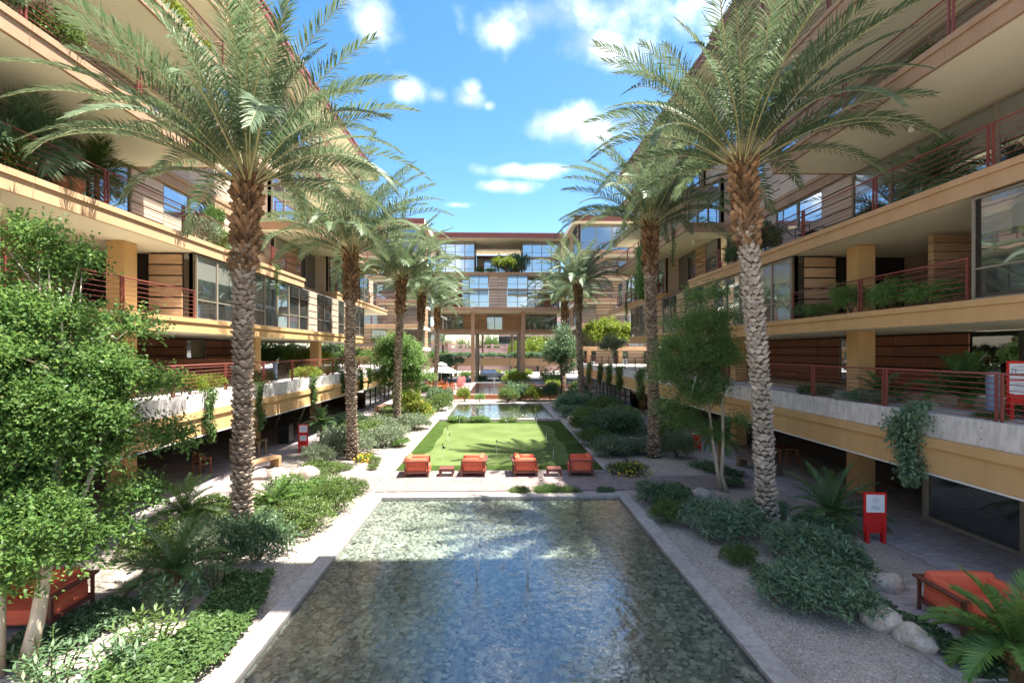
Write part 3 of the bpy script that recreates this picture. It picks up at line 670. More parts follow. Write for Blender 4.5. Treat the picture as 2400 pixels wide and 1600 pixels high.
    railing('red railing of the far second floor balcony on the %s' % sn, (s*11.65, 36.2), (s*11.65, 51.8), 9.26, 1.05, 7, post=3.2, back=(s*12.05, 36.2))
    railing('red railing of the near third floor balcony on the %s' % sn, (s*10.6, 4.2), (s*10.6, 18.7), 12.31, 1.05, 7, post=3.3, ret=(s*13.2, 18.7))
    railing('red railing of the far third floor balcony on the %s' % sn, (s*10.65, 28.3), (s*10.65, 44.3), 12.31, 1.05, 7, post=3.3, back=(s*12.5, 28.3))
    railing('red railing of the near fourth floor balcony on the %s' % sn, (s*10.17, 4.2), (s*10.17, 18.8), 15.36, 1.05, 7, post=3.3, ret=(s*13.0, 18.8))
    railing('red railing of the far fourth floor balcony on the %s' % sn, (s*11.05, 31.3), (s*11.05, 46.8), 15.36, 1.05, 7, post=3.3, back=(s*12.7, 31.3))
    railing('red railing of the top floor balcony on the %s' % sn, (s*10.75, 4.2), (s*10.75, 23.3), 18.41, 1.05, 6, post=3.3)
    # soffit lamps (white cylinders)
    for i, (a, y, z, wh) in enumerate(((12.2, 10.3, 11.78, 'near'), (12.3, 14.6, 11.78, 'middle'), (13.6, 13.0, 8.73, 'recess'), (11.9, 30.3, 11.78, 'far'))):
        if s < 0 and wh == 'recess': continue
        o = link('soffit_lamp', cached('lamp', lambda: MB().lathe([(.07, -.26), (.075, -.25), (.075, 0)], n=14).mesh('soffit_lamp', 'white', False)), None, (s*a, y, z))
        tag(o, 'white cylinder lamp under the %s balcony soffit on the %s' % (wh, sn) if wh != 'recess' else 'white cylinder lamp on the soffit of the timber walled recess', 'lamp', 'soffit lamps')

# unseen roof slabs above the viewer, shaped to shade the front of the pool
E = thing('shade_roof', 'high unseen roof shaped to shade the front of the pool, outside the view', 'roof')
MB().box(4.6, 11.0, 5.8, 10.75, 20.9, 21.3).build('roof', 'soffit', E); MB().box(.4, 4.595, 8.15, 10.75, 20.9, 21.3).build('shade_roof_arm', 'soffit', E)
T = thing('viewing_balcony', 'balcony behind the viewpoint', 'balcony'); MB().box(-6, 6, -4, -1, 3.0, 3.45).build('floor_slab', 'soffit', T)

# ================================================================== FAR BUILDING ACROSS THE COURT
E = thing('bridge_building', 'far apartment building bridging the end of the courtyard on tall columns', 'building'); FB = E
def fb(name, mat, x0, x1, y0, y1, z0, z1): return MB().box(x0, x1, y0, y1, z0, z1).build(name, mat, E)
fb('terrace', 'paver', -9.5, 9.5, 53.2, 74, 0.0, .35)
def fslab(x0, x1, y0, y1, zt, th, mat='brown'):
    fb('floor_slab', 'soffit', x0, x1, y0+.1, y1, zt-th+.02, zt-.02); fb('fascia', mat, x0, x1, y0, y0+.099, zt-th, zt-.17); fb('fascia_cap', mat, x0-.03, x1+.03, y0-.07, y0+.12, zt-.165, zt+.01)
fslab(-10.5, 10.5, 74.5, 88, 22.65, .75, 'roof_red')
fslab(-9.6, 9.6, 75, 90, 11.65, .58)
fslab(-9.6, 9.6, 79.5, 90, 8.5, .55)
front(E, -9.6, 9.6, 82, 8.5, 11.07, 'TTTPPPTTPPPTTTT', 'wood_panel', 'glass_low')
for x in (-3.9, 3.75):
    for y, w_ in ((76.3, .55), (81, .42), (88, .36)):
        fb('column', 'brown' if y < 80 else 'frame', x-w_/2+(0 if y < 80 else (.35 if x < 0 else -.35)), x+w_/2+(0 if y < 80 else (.35 if x < 0 else -.35)), y-.25, y+.25, .3, 11.08 if y < 80 else 7.96)
# centre block, two storeys
front(E, -4.4, -1.55, 76, 11.65, 14.3, 'VV', 'wood_pale'); front(E, -1.5, 1.3, 76, 11.65, 14.3, 'PP', 'wood_pale'); front(E, 1.35, 4.4, 76, 11.65, 14.3, 'VV', 'wood_pale')
fb('trim', 'brown', -9.3, 9.3, 75.85, 76.2, 14.31, 14.45)
front(E, -4.4, -1.55, 76, 14.46, 16.9, 'VV', 'wood_pale'); front(E, -1.5, 1.3, 76, 14.46, 16.9, 'PP', 'wood_pale'); front(E, 1.35, 4.4, 76, 14.46, 16.9, 'VV', 'wood_pale')
for sx in (-1, 1):
    x0, x1 = sorted((sx*4.45, sx*9.6))
    front(E, x0, x1, 78.5, 11.65, 14.3, 'TTPT', 'wood_red', 'glass_low'); front(E, x0, x1, 78.5, 14.46, 16.9, 'TTPT', 'wood_pale'); fb('side_wall', 'frame', sx*4.42, sx*4.5, 76.1, 78.5, 11.65, 16.9)
    x0, x1 = sorted((sx*3.7, sx*9.6)); front(E, x0, x1, 77, 16.95, 19.2, 'GGGG'); fb('trim', 'brown', x0, x1, 76.8, 77.2, 19.2, 19.5); front(E, x0, x1, 77, 19.5, 21.9, 'GGGG'); fb('side_wall', 'frame_dark', sx*3.7, sx*3.78, 77.1, 84, 16.95, 21.9)
fslab(-9.6, 9.6, 75.6, 90, 16.95, .4)
front(E, -3.65, 3.65, 84, 16.95, 20.6, 'PVVVVP', 'wood_pale'); fb('parapet', 'roof_red', -3.65, 3.65, 83.8, 84.4, 20.6, 21.0)
railing('red railing of the flower terrace on the far building', (-3.6, 76.0), (3.6, 76.0), 16.95, 1.0, 5, post=2.4)
for sx in (-1, 1):
    railing('red railing of the %s recessed balcony on the far building' % side_name[sx], (sx*4.6, 75.5), (sx*9.5, 75.5), 11.65, 1.0, 5, post=2.4)
    railing('red railing of the upper %s recessed balcony on the far building' % side_name[sx], (sx*4.6, 76.0), (sx*9.5, 76.0), 14.46, 1.0, 5, post=2.4)
# wings
for sx in (-1, 1):
    sn = side_name[sx]; E = thing('apartment_wing', 'far wing of the complex at the %s end of the courtyard' % sn, 'building')
    yf = 62 if sx > 0 else 64
    for zt in (5.6, 8.45, 11.6, 14.6, 17.6): 
        x0, x1 = sorted((sx*10.2, sx*24)); fslab(x0, x1, yf, 90, zt, .5, 'tan' if zt < 9 else 'brown')
    x0, x1 = sorted((sx*9.6, sx*24)); fslab(x0, x1, yf+1, 90, 22.2, .7, 'roof_red')
    for z0, z1, sq in ((3.4, 5.1, 'TQTQTT'), (5.6, 7.95, 'TTPTPT'), (8.45, 11.1, 'TPTTPT'), (11.6, 14.1, 'TTPTTT'), (14.6, 17.1, 'TPTTTP'), (17.6, 21.5, 'TTTPTT')):
        x0, x1 = sorted((sx*10.6, sx*23)); front(E, x0, x1, yf+2.6, z0, z1, sq, 'wood_pale', 'glass_low')
    for z0, z1, sq in ((5.6, 7.95, 'VPV'), (8.45, 11.1, 'VPV'), (11.6, 14.1, 'VPV'), (14.6, 17.1, 'PVP'), (17.6, 21.5, 'VPV')):
        facade(E, sx, 10.3, yf+2.7, 76, z0, z1, sq, 'wood_panel')
    for zt, nm in ((5.6, 'lowest'), (8.45, 'second'), (11.6, 'third'), (14.6, 'fourth'), (17.6, 'top')):
        railing('red railing of the %s balcony on the far %s wing' % (nm, sn), (sx*10.35, yf+.15), (sx*22, yf+.15), zt, 1.0, 5, post=2.6)
    for i in range(3): fb('column', 'tan', sx*(11.5+4*i)-.25, sx*(11.5+4*i)+.25, yf+1.2, yf+1.7, 3.4, 5.1)
    fb('wall', 'interior', sx*10.8, sx*24, yf+3, yf+3.3, 0, 3.4)

# fence and third basin in front of the far terrace
railing('low red fence between the far pool and the dining terrace', (-5.2, 52.6), (7.6, 52.6), .45, 1.0, 6, post=2.0)
FBASE = struct(MB().box(-5.4, 7.8, 52.45, 53.1, 0, .45).build('garden_wall', 'wood_red'), 'low red brown wall under the fence'); FBASE['category'] = 'wall'; FBASE['kind'] = 'thing'
T3 = thing('water_channel', 'far brown water basin on the dining terrace', 'pool')
MB().box(-3.3, 5.1, 54.5, 73, .352, .358).build('basin_floor', 'walk_bed', T3)
MB().add([(-3.3, 54.5, .42), (5.1, 54.5, .42), (5.1, 73, .42), (-3.3, 73, .42)], [(0, 1, 2, 3)]).build('water', 'water_far', T3)
for (x0, x1, y0, y1) in ((-3.9, -3.3, 54, 73.6), (5.1, 5.7, 54, 73.6), (-3.29, 5.09, 73.0, 73.6)): MB().box(x0, x1, y0, y1, .352, .48).build('coping_slab', 'coping', T3)

# ================================================================== VEGETATION
def leaf_arrays(P, T, N, L, Wd, rg, fold=.25):
    """one folded leaf (2 quads sharing the midrib would cost more; a kite of 4 points) per row"""
    n = len(P); T = T/np.linalg.norm(T, axis=1, keepdims=True)
    Wv = np.cross(N, T); Wv /= np.linalg.norm(Wv, axis=1, keepdims=True)+1e-9
    Nn = np.cross(T, Wv)
    L = np.broadcast_to(np.asarray(L, float), (n,))[:, None]; Wd = np.broadcast_to(np.asarray(Wd, float), (n,))[:, None]
    mid = P+T*L*.45+Nn*Wd*fold
    V = np.stack([P, mid+Wv*Wd*.5, P+T*L, mid-Wv*Wd*.5], 1).reshape(-1, 3)
    F = np.arange(n*4).reshape(n, 4)
    return V, F
def sph(rg, n):
    d = rg.normal(size=(n, 3)); return d/np.linalg.norm(d, axis=1, keepdims=True)
def lump(d, rg_seed, k=7, amp=.22):
    rg = np.random.default_rng(rg_seed); w = sph(rg, k)*rg.uniform(2, 6, (k, 1)); ph = rg.uniform(0, 6.28, k)
    return 1+amp*np.sin(d@w.T+ph).sum(1)/math.sqrt(k)
def foliage(name, blobs, n, L, Wd, mat, seed, shell=.45, sprig=5, spread=.10, up=.25, zmin=-1e9, droop=0., narrow=False):
    """leaves on sprigs spread through lumpy blobs (cx,cy,cz,rx,ry,rz)"""
    rg = np.random.default_rng(seed); B_ = np.array(blobs, float)
    wts = (B_[:, 3]*B_[:, 4]*B_[:, 5])**(2/3); wts /= wts.sum(); ns = n//sprig
    bi = rg.choice(len(B_), ns, p=wts); d = sph(rg, ns); d[:, 2] = np.where(d[:, 2] < -.35, -d[:, 2]*.6, d[:, 2])
    r = 1-np.abs(rg.normal(0, shell, ns)).clip(0, .95); r *= lump(d, seed+1)
    C = B_[bi, :3]+d*r[:, None]*B_[bi, 3:6]
    tw = d+rg.normal(0, .5, (ns, 3)); tw[:, 2] += up-droop; tw /= np.linalg.norm(tw, axis=1, keepdims=True)
    P = np.repeat(C, sprig, 0); TW = np.repeat(tw, sprig, 0); m = len(P)
    k = np.tile(np.arange(sprig), ns)/sprig
    P = P+TW*(k[:, None]*spread*2.2)+rg.normal(0, spread*.35, (m, 3))
    T = TW*.55+rg.normal(0, .6, (m, 3)); T[:, 2] -= droop
    N = TW*.3+rg.normal(0, .55, (m, 3)); N[:, 2] += .75
    keep = P[:, 2] > zmin; P, T, N = P[keep], T[keep], N[keep]
    V, F = leaf_arrays(P, T, N, L*rg.uniform(.6, 1.3, len(P)), Wd*rg.uniform(.7, 1.25, len(P)), rg)
    return np_mesh(name, V, F, mat)

def stems_mesh(pts_list, mat, name='stem'):
    m = MB()
    for pts, r0, r1 in pts_list: m.tube(pts, [r0+(r1-r0)*i/(len(pts)-1) for i in range(len(pts))], 7)
    return m.mesh(name, mat, True)

# ---------- shrubs: a few kinds, several grown forms of each
STY = {  # kind: n, leaf L, W, material, droop, height ratio
 'mid': (4600, .085, .042, 'leaf_mid', .1), 'bright': (4600, .10, .05, 'leaf_bright', .1), 'sage': (5200, .13, .03, 'leaf_sage', .0),
 'dark': (5200, .10, .045, 'leaf_dark', .15), 'blue': (6000, .12, .035, 'leaf_blue', .12), 'fern': (5000, .14, .022, 'leaf_fern', .45), 'tree': (4600, .085, .05, 'leaf_tree', .1)}
def shrub_mesh(kind, v):
    n, L, Wd, mat, dr = STY[kind]; rg = random.Random(hash((kind, v)) % 1000 if False else sum(map(ord, kind))*7+v)
    bl = [(0, 0, .42, .72, .72, .46)]
    for i in range(9):
        a = i*2.4+rg.uniform(-.4, .4); d = rg.uniform(.3, .72); bl.append((math.cos(a)*d, math.sin(a)*d, rg.uniform(.2, .62), rg.uniform(.26, .42), rg.uniform(.26, .42), rg.uniform(.24, .38)))
    return foliage('foliage', bl, n, L, Wd, mat, v*31+len(kind)*7, .22, 5, .07, .35, .0, dr)
def shrub_stem(v):
    rg = random.Random(v); return stems_mesh([([(0, 0, 0), (math.cos(a)*.15, math.sin(a)*.15, .25), (math.cos(a+.3)*.4, math.sin(a+.3)*.4, .55)], .03, .008) for a in [rg.uniform(0, 6.28) for _ in range(6)]], 'bark_dark')
def shrub(label, kind, x, y, r, h, z=0, v=None, cat='shrub', group=None, ry=None, name='shrub'):
    v = rnd.randrange(3) if v is None else v
    t = thing(name, label, cat, (x, y, z), rnd.uniform(0, 6.28) if ry is None else 0, group)
    sc = (r, ry or r, h)
    link('foliage', cached(('shm', kind, v), lambda: shrub_mesh(kind, v)), t, sc=sc); link('stem', cached(('shs', v), lambda: shrub_stem(v)), t, sc=sc)
    return t

# ---------- date palms
def frond_mesh(L, phi0, bend, nl, ll, lw, seed, name='frond', mat='palm_leaf', stalk='palm_stalk', t0=.16, vee=.45, tipc=1.6, rr=.026, nseg=14, limp=.35, thin=None):
    rg = np.random.default_rng(seed); N = 40
    ts = np.linspace(0, 1, N); ph = phi0-bend*ts**1.5
    dx = np.cos(ph); dz = np.sin(ph); X = np.concatenate([[0], np.cumsum((dx[1:]+dx[:-1])/2)])*L/(N-1); Z = np.concatenate([[0], np.cumsum((dz[1:]+dz[:-1])/2)])*L/(N-1)
    V = []; F = []
    t = np.repeat(np.linspace(t0, .995, nl), 2); side = np.tile([1., -1.], nl)
    t = np.clip(t+rg.normal(0, .004, len(t)), t0, 1)
    px = np.interp(t, ts, X); pz = np.interp(t, ts, Z); p = np.interp(t, ts, ph)
    tan = np.stack([np.cos(p), 0*p, np.sin(p)], 1); up = np.stack([-np.sin(p), 0*p, np.cos(p)], 1); sd_ = np.stack([0*p, side, 0*p], 1)
    beta = np.radians(62-38*((t-t0)/(1-t0))**tipc)+rg.normal(0, .07, len(t))
    ve = vee*rg.uniform(.5, 1.5, len(t))*(1-.5*t)
    D1 = tan*np.cos(beta)[:, None]+(sd_*np.cos(ve)[:, None]+up*np.sin(ve)[:, None])*np.sin(beta)[:, None]
    u = (t-t0)/(1-t0); ln = ll*(.45+1.0*np.sin(np.pi*np.clip(u*.86+.12, 0, 1))**.8)*rg.uniform(.85, 1.1, len(t))
    P0 = np.stack([px, 0*px, pz], 1)
    D2 = D1.copy(); D2[:, 2] -= limp*rg.uniform(.5, 1.4, len(t)); D2 /= np.linalg.norm(D2, axis=1, keepdims=True)
    Wv = np.cross(D1, tan*.6+up*.8); Wv /= np.linalg.norm(Wv, axis=1, keepdims=True)
    M = P0+D1*(ln*.5)[:, None]; Tp = M+D2*(ln*.55)[:, None]
    V = np.stack([P0+Wv*lw*.3, P0-Wv*lw*.3, M-Wv*lw*.5, M+Wv*lw*.5, Tp-Wv*lw*.06, Tp+Wv*lw*.06], 1).reshape(-1, 3)
    b = (np.arange(len(t))*6)[:, None]; F = np.concatenate([b+np.array([[0, 1, 2, 3]]), b+np.array([[3, 2, 4, 5]])])
    # stalk as a four sided tapering rib
    sN = nseg; tt = np.linspace(0, 1, sN+1); sx = np.interp(tt, ts, X); sz = np.interp(tt, ts, Z); sp_ = np.interp(tt, ts, ph); rd = rr*(1-.85*tt)+.003; rd[0] *= 2.0
    rings = []
    for i in range(sN+1):
        u_ = np.array([-np.sin(sp_[i]), 0, np.cos(sp_[i])]); c = np.array([sx[i], 0, sz[i]]); y_ = np.array([0, 1, 0]); r_ = rd[i]
        rings += [c+u_*r_*.6, c+y_*r_, c-u_*r_*.6, c-y_*r_]
    o = len(V); V = np.concatenate([V, np.array(rings)]); SF = []
    for i in range(sN):
        for k in range(4): SF.append((o+i*4+k, o+i*4+(k+1) % 4, o+(i+1)*4+(k+1) % 4, o+(i+1)*4+k))
    nF = len(F); F = np.concatenate([F, np.array(SF)])
    me = np_mesh(name, V, F, mat); me.materials.append(MATS[stalk])
    mi = np.zeros(len(me.polygons), np.int32); mi[nF:] = 1; me.polygons.foreach_set('material_index', mi)
    return me
NV = 9
def palm_fronds(lod):
    out = []
    for i in range(NV):   # from upright young fronds to drooping old ones
        q = i/(NV-1); phi0 = R(86-58*q); bend = R(26+44*q)
        for v in range(2):
            if lod == 0: out.append(frond_mesh(4.75+.5*v-.35*abs(q-.5), phi0, bend*(1+.2*v), 64, .40, .036, 100+i*2+v))
            else: out.append(frond_mesh(4.5+.4*v-.3*abs(q-.5), phi0, bend*(1+.18*v), 40, .44, .055, 200+i*2+v))
    return out
def trunk_scales(pts, rads, h0, h1, n, ring, w, h, d, mat, seed, name):
    """rows of cut leaf bases round a trunk whose axis runs through pts"""
    rg = random.Random(seed); m = MB(); zs = [p[2] for p in pts]
    def at(z):
        i = 0
        while i < len(zs)-2 and zs[i+1] < z: i += 1
        t = (z-zs[i])/(zs[i+1]-zs[i]); return Vector(pts[i]).lerp(Vector(pts[i+1]), t), rads[i]+(rads[i+1]-rads[i])*t
    z = h0; k = 0
    while z < h1:
        for j in range(n):
            a = 2*math.pi*(j+.5*(k % 2))/n+rg.uniform(-.06, .06); zz_ = z+rg.uniform(-.25, .25)*ring
            c, r = at(min(zz_, h1)); e = Vector((math.cos(a), math.sin(a), 0)); u = Vector((-math.sin(a), math.cos(a), 0)); v = Vector((0, 0, 1))
            ww = w*rg.uniform(.85, 1.15); hh = h*rg.uniform(.8, 1.25); dd = d*rg.uniform(.6, 1.4)
            def q(x, y, o): return c+e*(r+o-.012)+u*(x*ww)+v*(y*hh)
            m.add([q(0, -.62, -.02), q(.5, .0, -.01), q(.32, .42, dd*.85), q(-.32, .42, dd*.85), q(-.5, .0, -.01), q(0, .34, -.03), q(0, .22, dd*1.1)],
                  [(0, 1, 6), (1, 2, 6), (2, 3, 6), (3, 4, 6), (4, 0, 6), (1, 5, 2), (2, 5, 3), (3, 5, 4)])
        z += ring; k += 1
    return m.mesh(name, mat)
FR = {0: palm_fronds(0), 1: palm_fronds(1)}
def date_palm(label, x, y, ztop, xt, yt, r, lod, nf, seed, pale=False, spread=1.0, size=1.0):
    rg = random.Random(seed); t = thing('date_palm', label, 'palm tree', (x, y, 0), 0, 'date palms along the courtyard')
    n = 8; pts = []; rads = []
    for i in range(n+1):
        q = i/n; pts.append(((xt-x)*q+.05*math.sin(q*5+seed), (yt-y)*q, ztop*q)); f = 1.28-.9*min(q/.1, .3) if q < .1 else 1.0
        rads.append(r*f*(1.0 if q < .78 else 1.0+(q-.78)*1.3))
    tr = MB().tube(pts, rads, 20).build('trunk', 'trunk_core', t, True)
    hb = ztop-2.1
    o = link('leaf_bases', trunk_scales(pts, rads, .1, hb+.45, 8, .125, r*.92, .17, .085, 'leaf_base_pale' if pale else 'leaf_base', seed, 'leaf_bases'), tr); o['kind'] = 'stuff'
    o = link('leaf_bases', trunk_scales(pts, rads, hb-.15, ztop+.15, 10, .14, r*.66, .28, .16, 'leaf_base_brown', seed+1, 'leaf_bases'), tr); o['kind'] = 'stuff'; o['label'] = 'shaggy brown leaf bases under the crown'
    top = Vector(pts[-1])
    for i in range(nf):
        q = (i+.5)/nf; e = int(min(NV-1, (q**.82)*NV*.999)); fv = FR[lod][e*2+rg.randrange(2)]
        az = i*2.39996+rg.uniform(-.25, .25)
        o = link('frond', fv, t, top+Vector((math.cos(az)*.16, math.sin(az)*.16, .12-.30*q)), 0, size*rg.uniform(.86, 1.08)*(1.0 if q > .12 else .8))
        o.rotation_euler = (rg.uniform(-.35, .35), rg.uniform(-.10, .10), az)
    return t
date_palm('huge date palm nearest the camera in the left row', -6.6, 12.9, 9.35, -6.35, 12.9, .195, 0, 72, 1)
date_palm('date palm second from the camera in the left row', -6.8, 23.4, 9.6, -6.85, 23.4, .195, 0, 66, 2)
date_palm('date palm third from the camera in the left row', -6.66, 33.0, 9.75, -6.4, 33.0, .20, 1, 68, 3)
date_palm('date palm fourth from the camera in the left row', -7.0, 43.6, 9.9, -6.7, 43.6, .21, 1, 64, 4)
date_palm('date palm at the far end of the left row', -6.9, 55.0, 9.7, -6.7, 55.0, .21, 1, 60, 5)
date_palm('huge pale trunked date palm nearest the camera in the right row', 7.42, 13.6, 10.2, 6.8, 13.7, .215, 0, 62, 6, True)
date_palm('date palm second from the camera in the right row', 7.3, 23.5, 11.0, 7.2, 23.5, .22, 0, 66, 7)
date_palm('date palm third from the camera in the right row', 7.35, 44.0, 10.8, 7.0, 44.0, .24, 1, 66, 8)
date_palm('date palm at the far end of the right row', 7.2, 55.5, 10.4, 7.3, 55.5, .23, 1, 60, 9)

# ---------- sago palms and small palms
def rosette(name, label, x, y, z0, nf, L, ll, lw, seed, th=.35, tr=.16, mat='leaf_sago', cat='plant', up=70, span=75, nl=46, trunk='leaf_base_brown', limp=.1, vee=.5):
    rg = random.Random(seed); t = thing(name, label, cat, (x, y, z0), rg.uniform(0, 6))
    MB().lathe([(tr*1.15, -.05), (tr, th*.5), (tr*.9, th), (tr*.3, th+.08)], n=12).build('trunk', trunk, t)
    vs = [frond_mesh(L*rg.uniform(.85, 1.1), R(up-span*(i/5)), R(28+38*(i/5)), nl, ll, lw, seed*50+i, mat=mat, stalk=mat, t0=.08, vee=vee, rr=.012, nseg=8, limp=limp) for i in range(6)]
    for i in range(nf):
        q = (i+.5)/nf; o = link('frond', vs[min(5, int(q*6))], t, (0, 0, th), i*2.39996+rg.uniform(-.2, .2), rg.uniform(.85, 1.1)); o.rotation_euler = (rg.uniform(-.15, .15), 0, i*2.39996)
    return t
rosette('sago_palm', 'dark sago palm in the left bed beside the armchair', -6.85, 10.75, 0, 26, 1.25, .17, .018, 21)
rosette('sago_palm', 'sunlit sago palm behind the nearest left palm, by the walkway', -9.2, 14.9, 0, 20, 1.35, .17, .02, 22, mat='leaf_tree')
rosette('sago_palm', 'small yellow green sago peeking out right of the nearest left trunk', -6.75, 15.4, 0, 16, .95, .15, .02, 28, mat='leaf_tree')
rosette('sago_palm', 'sago palm beside the near red sign', 9.6, 14.2, 0, 26, 1.45, .18, .02, 23)
rosette('sago_palm', 'big sago palm in the bottom right corner in front of the armchair', 7.9, 7.5, 0, 26, 1.12, .17, .03, 24, th=.5, tr=.17, mat='leaf_fern', nl=40)
rosette('pygmy_palm', 'small pygmy palm leaning beside the left red sign', -8.95, 25.5, 0, 22, .85, .2, .016, 25, th=1.35, tr=.07, up=80, span=95, limp=.3)
rosette('pygmy_palm', 'small pygmy palm between the right red sign and the bench', 9.0, 20.1, 0, 22, .9, .2, .016, 26, th=1.5, tr=.08, up=80, span=95, limp=.3)
rosette('cycad', 'broad leaved agave like cycad on the right podium', 13.0, 13.6, 3.42, 22, 1.25, .3, .06, 27, th=.25, nl=22, up=78, span=50)
rosette('cycad', 'cycad on the right podium beside the column', 12.0, 15.4, 3.42, 18, .9, .2, .03, 29, th=.2, nl=30)
rosette('fan_palm', 'potted palm standing behind the left second floor railing', -12.2, 13.4, 9.26, 24, 1.2, .45, .03, 30, th=1.1, tr=.07, up=82, span=100, nl=26, limp=.4, mat='leaf_dark')
rosette('fan_palm', 'bushy potted palm behind the right second floor railing', 12.3, 13.8, 9.26, 24, 1.15, .4, .03, 31, th=.6, tr=.07, up=82, span=90, nl=26, limp=.4, mat='leaf_dark')
rosette('fan_palm', 'taller potted palm on the left second floor balcony near its end', -12.4, 15.8, 9.26, 22, 1.0, .4, .03, 32, th=1.3, tr=.07, up=82, span=110, nl=24, limp=.4, mat='leaf_mid')

# ---------- trees
def tree(name, label, x, y, stems, blobs, n, L, Wd, mat, bark, seed, sprig=6, spread=.14, shell=.42, z=0, up=.15):
    t = thing(name, label, 'tree', (x, y, z))
    m = MB()
    for pts, r0, r1 in stems: m.tube(pts, [r0+(r1-r0)*i/(len(pts)-1) for i in range(len(pts))], 9)
    rg = random.Random(seed)
    tips = [s_[0][-1] for s_ in stems]
    for b in blobs:
        if b[2] < 2.6: continue
        for k in range(2):
            a = Vector(min(tips, key=lambda p: (Vector(p)-Vector(b[:3])).length)); e = Vector(b[:3])+Vector((rg.uniform(-.6, .6)*b[3], rg.uniform(-.6, .6)*b[4], rg.uniform(-.3, .6)*b[5]))
            mid = a.lerp(e, .5)+Vector((rg.uniform(-.2, .2), rg.uniform(-.2, .2), .1)); m.tube([a, mid, e], [.035, .022, .008], 6)
    m.build('trunk', bark, t, True)
    link('crown', foliage('crown', blobs, n, L, Wd, mat, seed, shell, sprig, spread, up), t)
    return t
rg = random.Random(5)
def blobs_in(c, r, n, br, seed, top=1.0):
    q = random.Random(seed); out = []
    for i in range(n):
        d = Vector((q.gauss(0, 1), q.gauss(0, 1), q.gauss(0, 1))).normalized(); k = q.uniform(.45, .9); b = q.uniform(*br)
        out.append((c[0]+d.x*r[0]*k, c[1]+d.y*r[1]*k, c[2]+d.z*r[2]*k, b, b, b*.8))
    return out
bl = blobs_in((-.85, 1.1, 4.0), (1.7, 1.3, 2.5), 52, (.38, .7), 3)+[(-.9, .7, 4.2, .8, .6, 1.2), (-.9, .5, 2.6, .8, .5, .7), (.0, .5, 3.4, .7, .5, .6), (-.4, .3, 2.0, .6, .4, .45), (-.7, .3, 1.35, .5, .35, .35), (.15, .6, 1.5, .5, .4, .35), (-1.5, .4, 1.6, .5, .4, .45), (.2, .2, 2.5, .5, .35, .45), (.35, -.3, 1.85, .4, .25, .4), (.1, -.3, 1.5, .35, .25, .3), (-.25, -.3, 2.2, .45, .25, .4), (.55, -.1, 2.3, .4, .3, .4), (-.9, -.2, 1.7, .5, .3, .4), (-1.4, .1, 2.6, .6, .4, .6), (.45, .9, 4.6, .6, .5, .55), (-.3, .9, 5.4, .7, .5, .6), (-1.4, 1.0, 5.7, .7, .5, .6),
 (-1.1, 1.6, 6.4, .55, .5, .5), (-.45, 1.6, 6.6, .35, .35, .45), (-1.35, 1.4, 7.0, .3, .28, .45), (-.9, 1.4, 6.9, .28, .28, .45), (.5, 1.6, 5.4, .45, .4, .35), (.65, 1.9, 4.3, .5, .45, .4), (.8, 2.1, 3.2, .5, .45, .45), (.75, 1.4, 2.3, .45, .4, .4), (.5, 1.0, 1.8, .45, .4, .4), (-1.7, .9, 3.2, .8, .6, .9), (-1.9, 1.0, 4.8, .8, .7, .8)]
tree('leafy_tree', 'big bright green leafy tree filling the left edge', -7.35, 7.95, [([(0, 0, 0), (.12, .1, .8), (.1, .3, 1.7), (-.1, .7, 3.0), (-.2, 1.0, 4.4)], .12, .05), ([(-.35, -.05, 0), (-.42, .05, 1.2), (-.6, .4, 2.6), (-.7, .8, 3.8)], .10, .05), ([(.1, .3, 1.7), (.2, .9, 2.6), (.3, 1.3, 3.6)], .06, .03)],
     bl, 155000, .08, .046, 'leaf_tree', 'bark_pale', 41, sprig=8, spread=.12, shell=.45)
bl = blobs_in((-.75, 0, 4.5), (1.55, 1.3, 2.4), 46, (.35, .62), 6)+[(.7, 0, 2.4, .45, .45, .4), (-1.3, 0, 2.4, .7, .6, .6), (-1.9, 0, 2.9, .6, .5, .5), (-.5, .1, 2.0, .6, .5, .4), (-.1, .2, 7.0, .5, .5, .5), (-.9, 0, 6.8, .6, .5, .5), (-2.0, 0, 4.0, .6, .6, .7)]
tree('leafy_tree', 'airy multi stemmed tree right of the patio with pale stems', 7.95, 17.7, [([(0, 0, 0), (-.12, 0, .7), (-.25, .1, 1.8), (-.45, .1, 3.4), (-.6, 0, 4.6)], .075, .03), ([(.15, -.1, 0), (.0, -.05, .6), (.08, 0, 1.7), (.1, .1, 3.2), (.3, .1, 4.8)], .085, .03)],
     bl, 46000, .085, .046, 'leaf_tree_dark', 'bark_pale', 42, sprig=7, spread=.16, shell=.55)
bl = blobs_in((.3, 0, 4.3), (2.1, 1.6, 2.4), 34, (.6, 1.0), 7)+[(2.2, 0, 3.0, .8, .7, .6), (-1.4, 0, 3.0, .8, .7, .7), (1.2, 0, 2.2, .8, .7, .5), (-.4, 0, 2.4, .8, .7, .5)]
tree('leafy_tree', 'dense dark green tree between the second and third left palms', -7.7, 37.6, [([(0, 0, 0), (.1, 0, 1.6), (0, .2, 3.4)], .12, .05)], bl, 30000, .14, .08, 'leaf_tree_dark', 'bark_dark', 43)
bl = blobs_in((0, 0, 4.6), (1.9, 1.6, 2.6), 26, (.7, 1.1), 8)+[(-1.2, 0, 2.6, .9, .8, .6)]
tree('leafy_tree', 'dark blue green tree by the far right palms', 6.3, 50.5, [([(0, 0, 0), (.1, 0, 1.6), (0, .2, 3.6)], .12, .05)], bl, 16000, .17, .09, 'leaf_dark', 'bark_dark', 44)
bl = blobs_in((0, 0, 3.6), (3.2, 2.0, 1.6), 26, (.8, 1.2), 9)
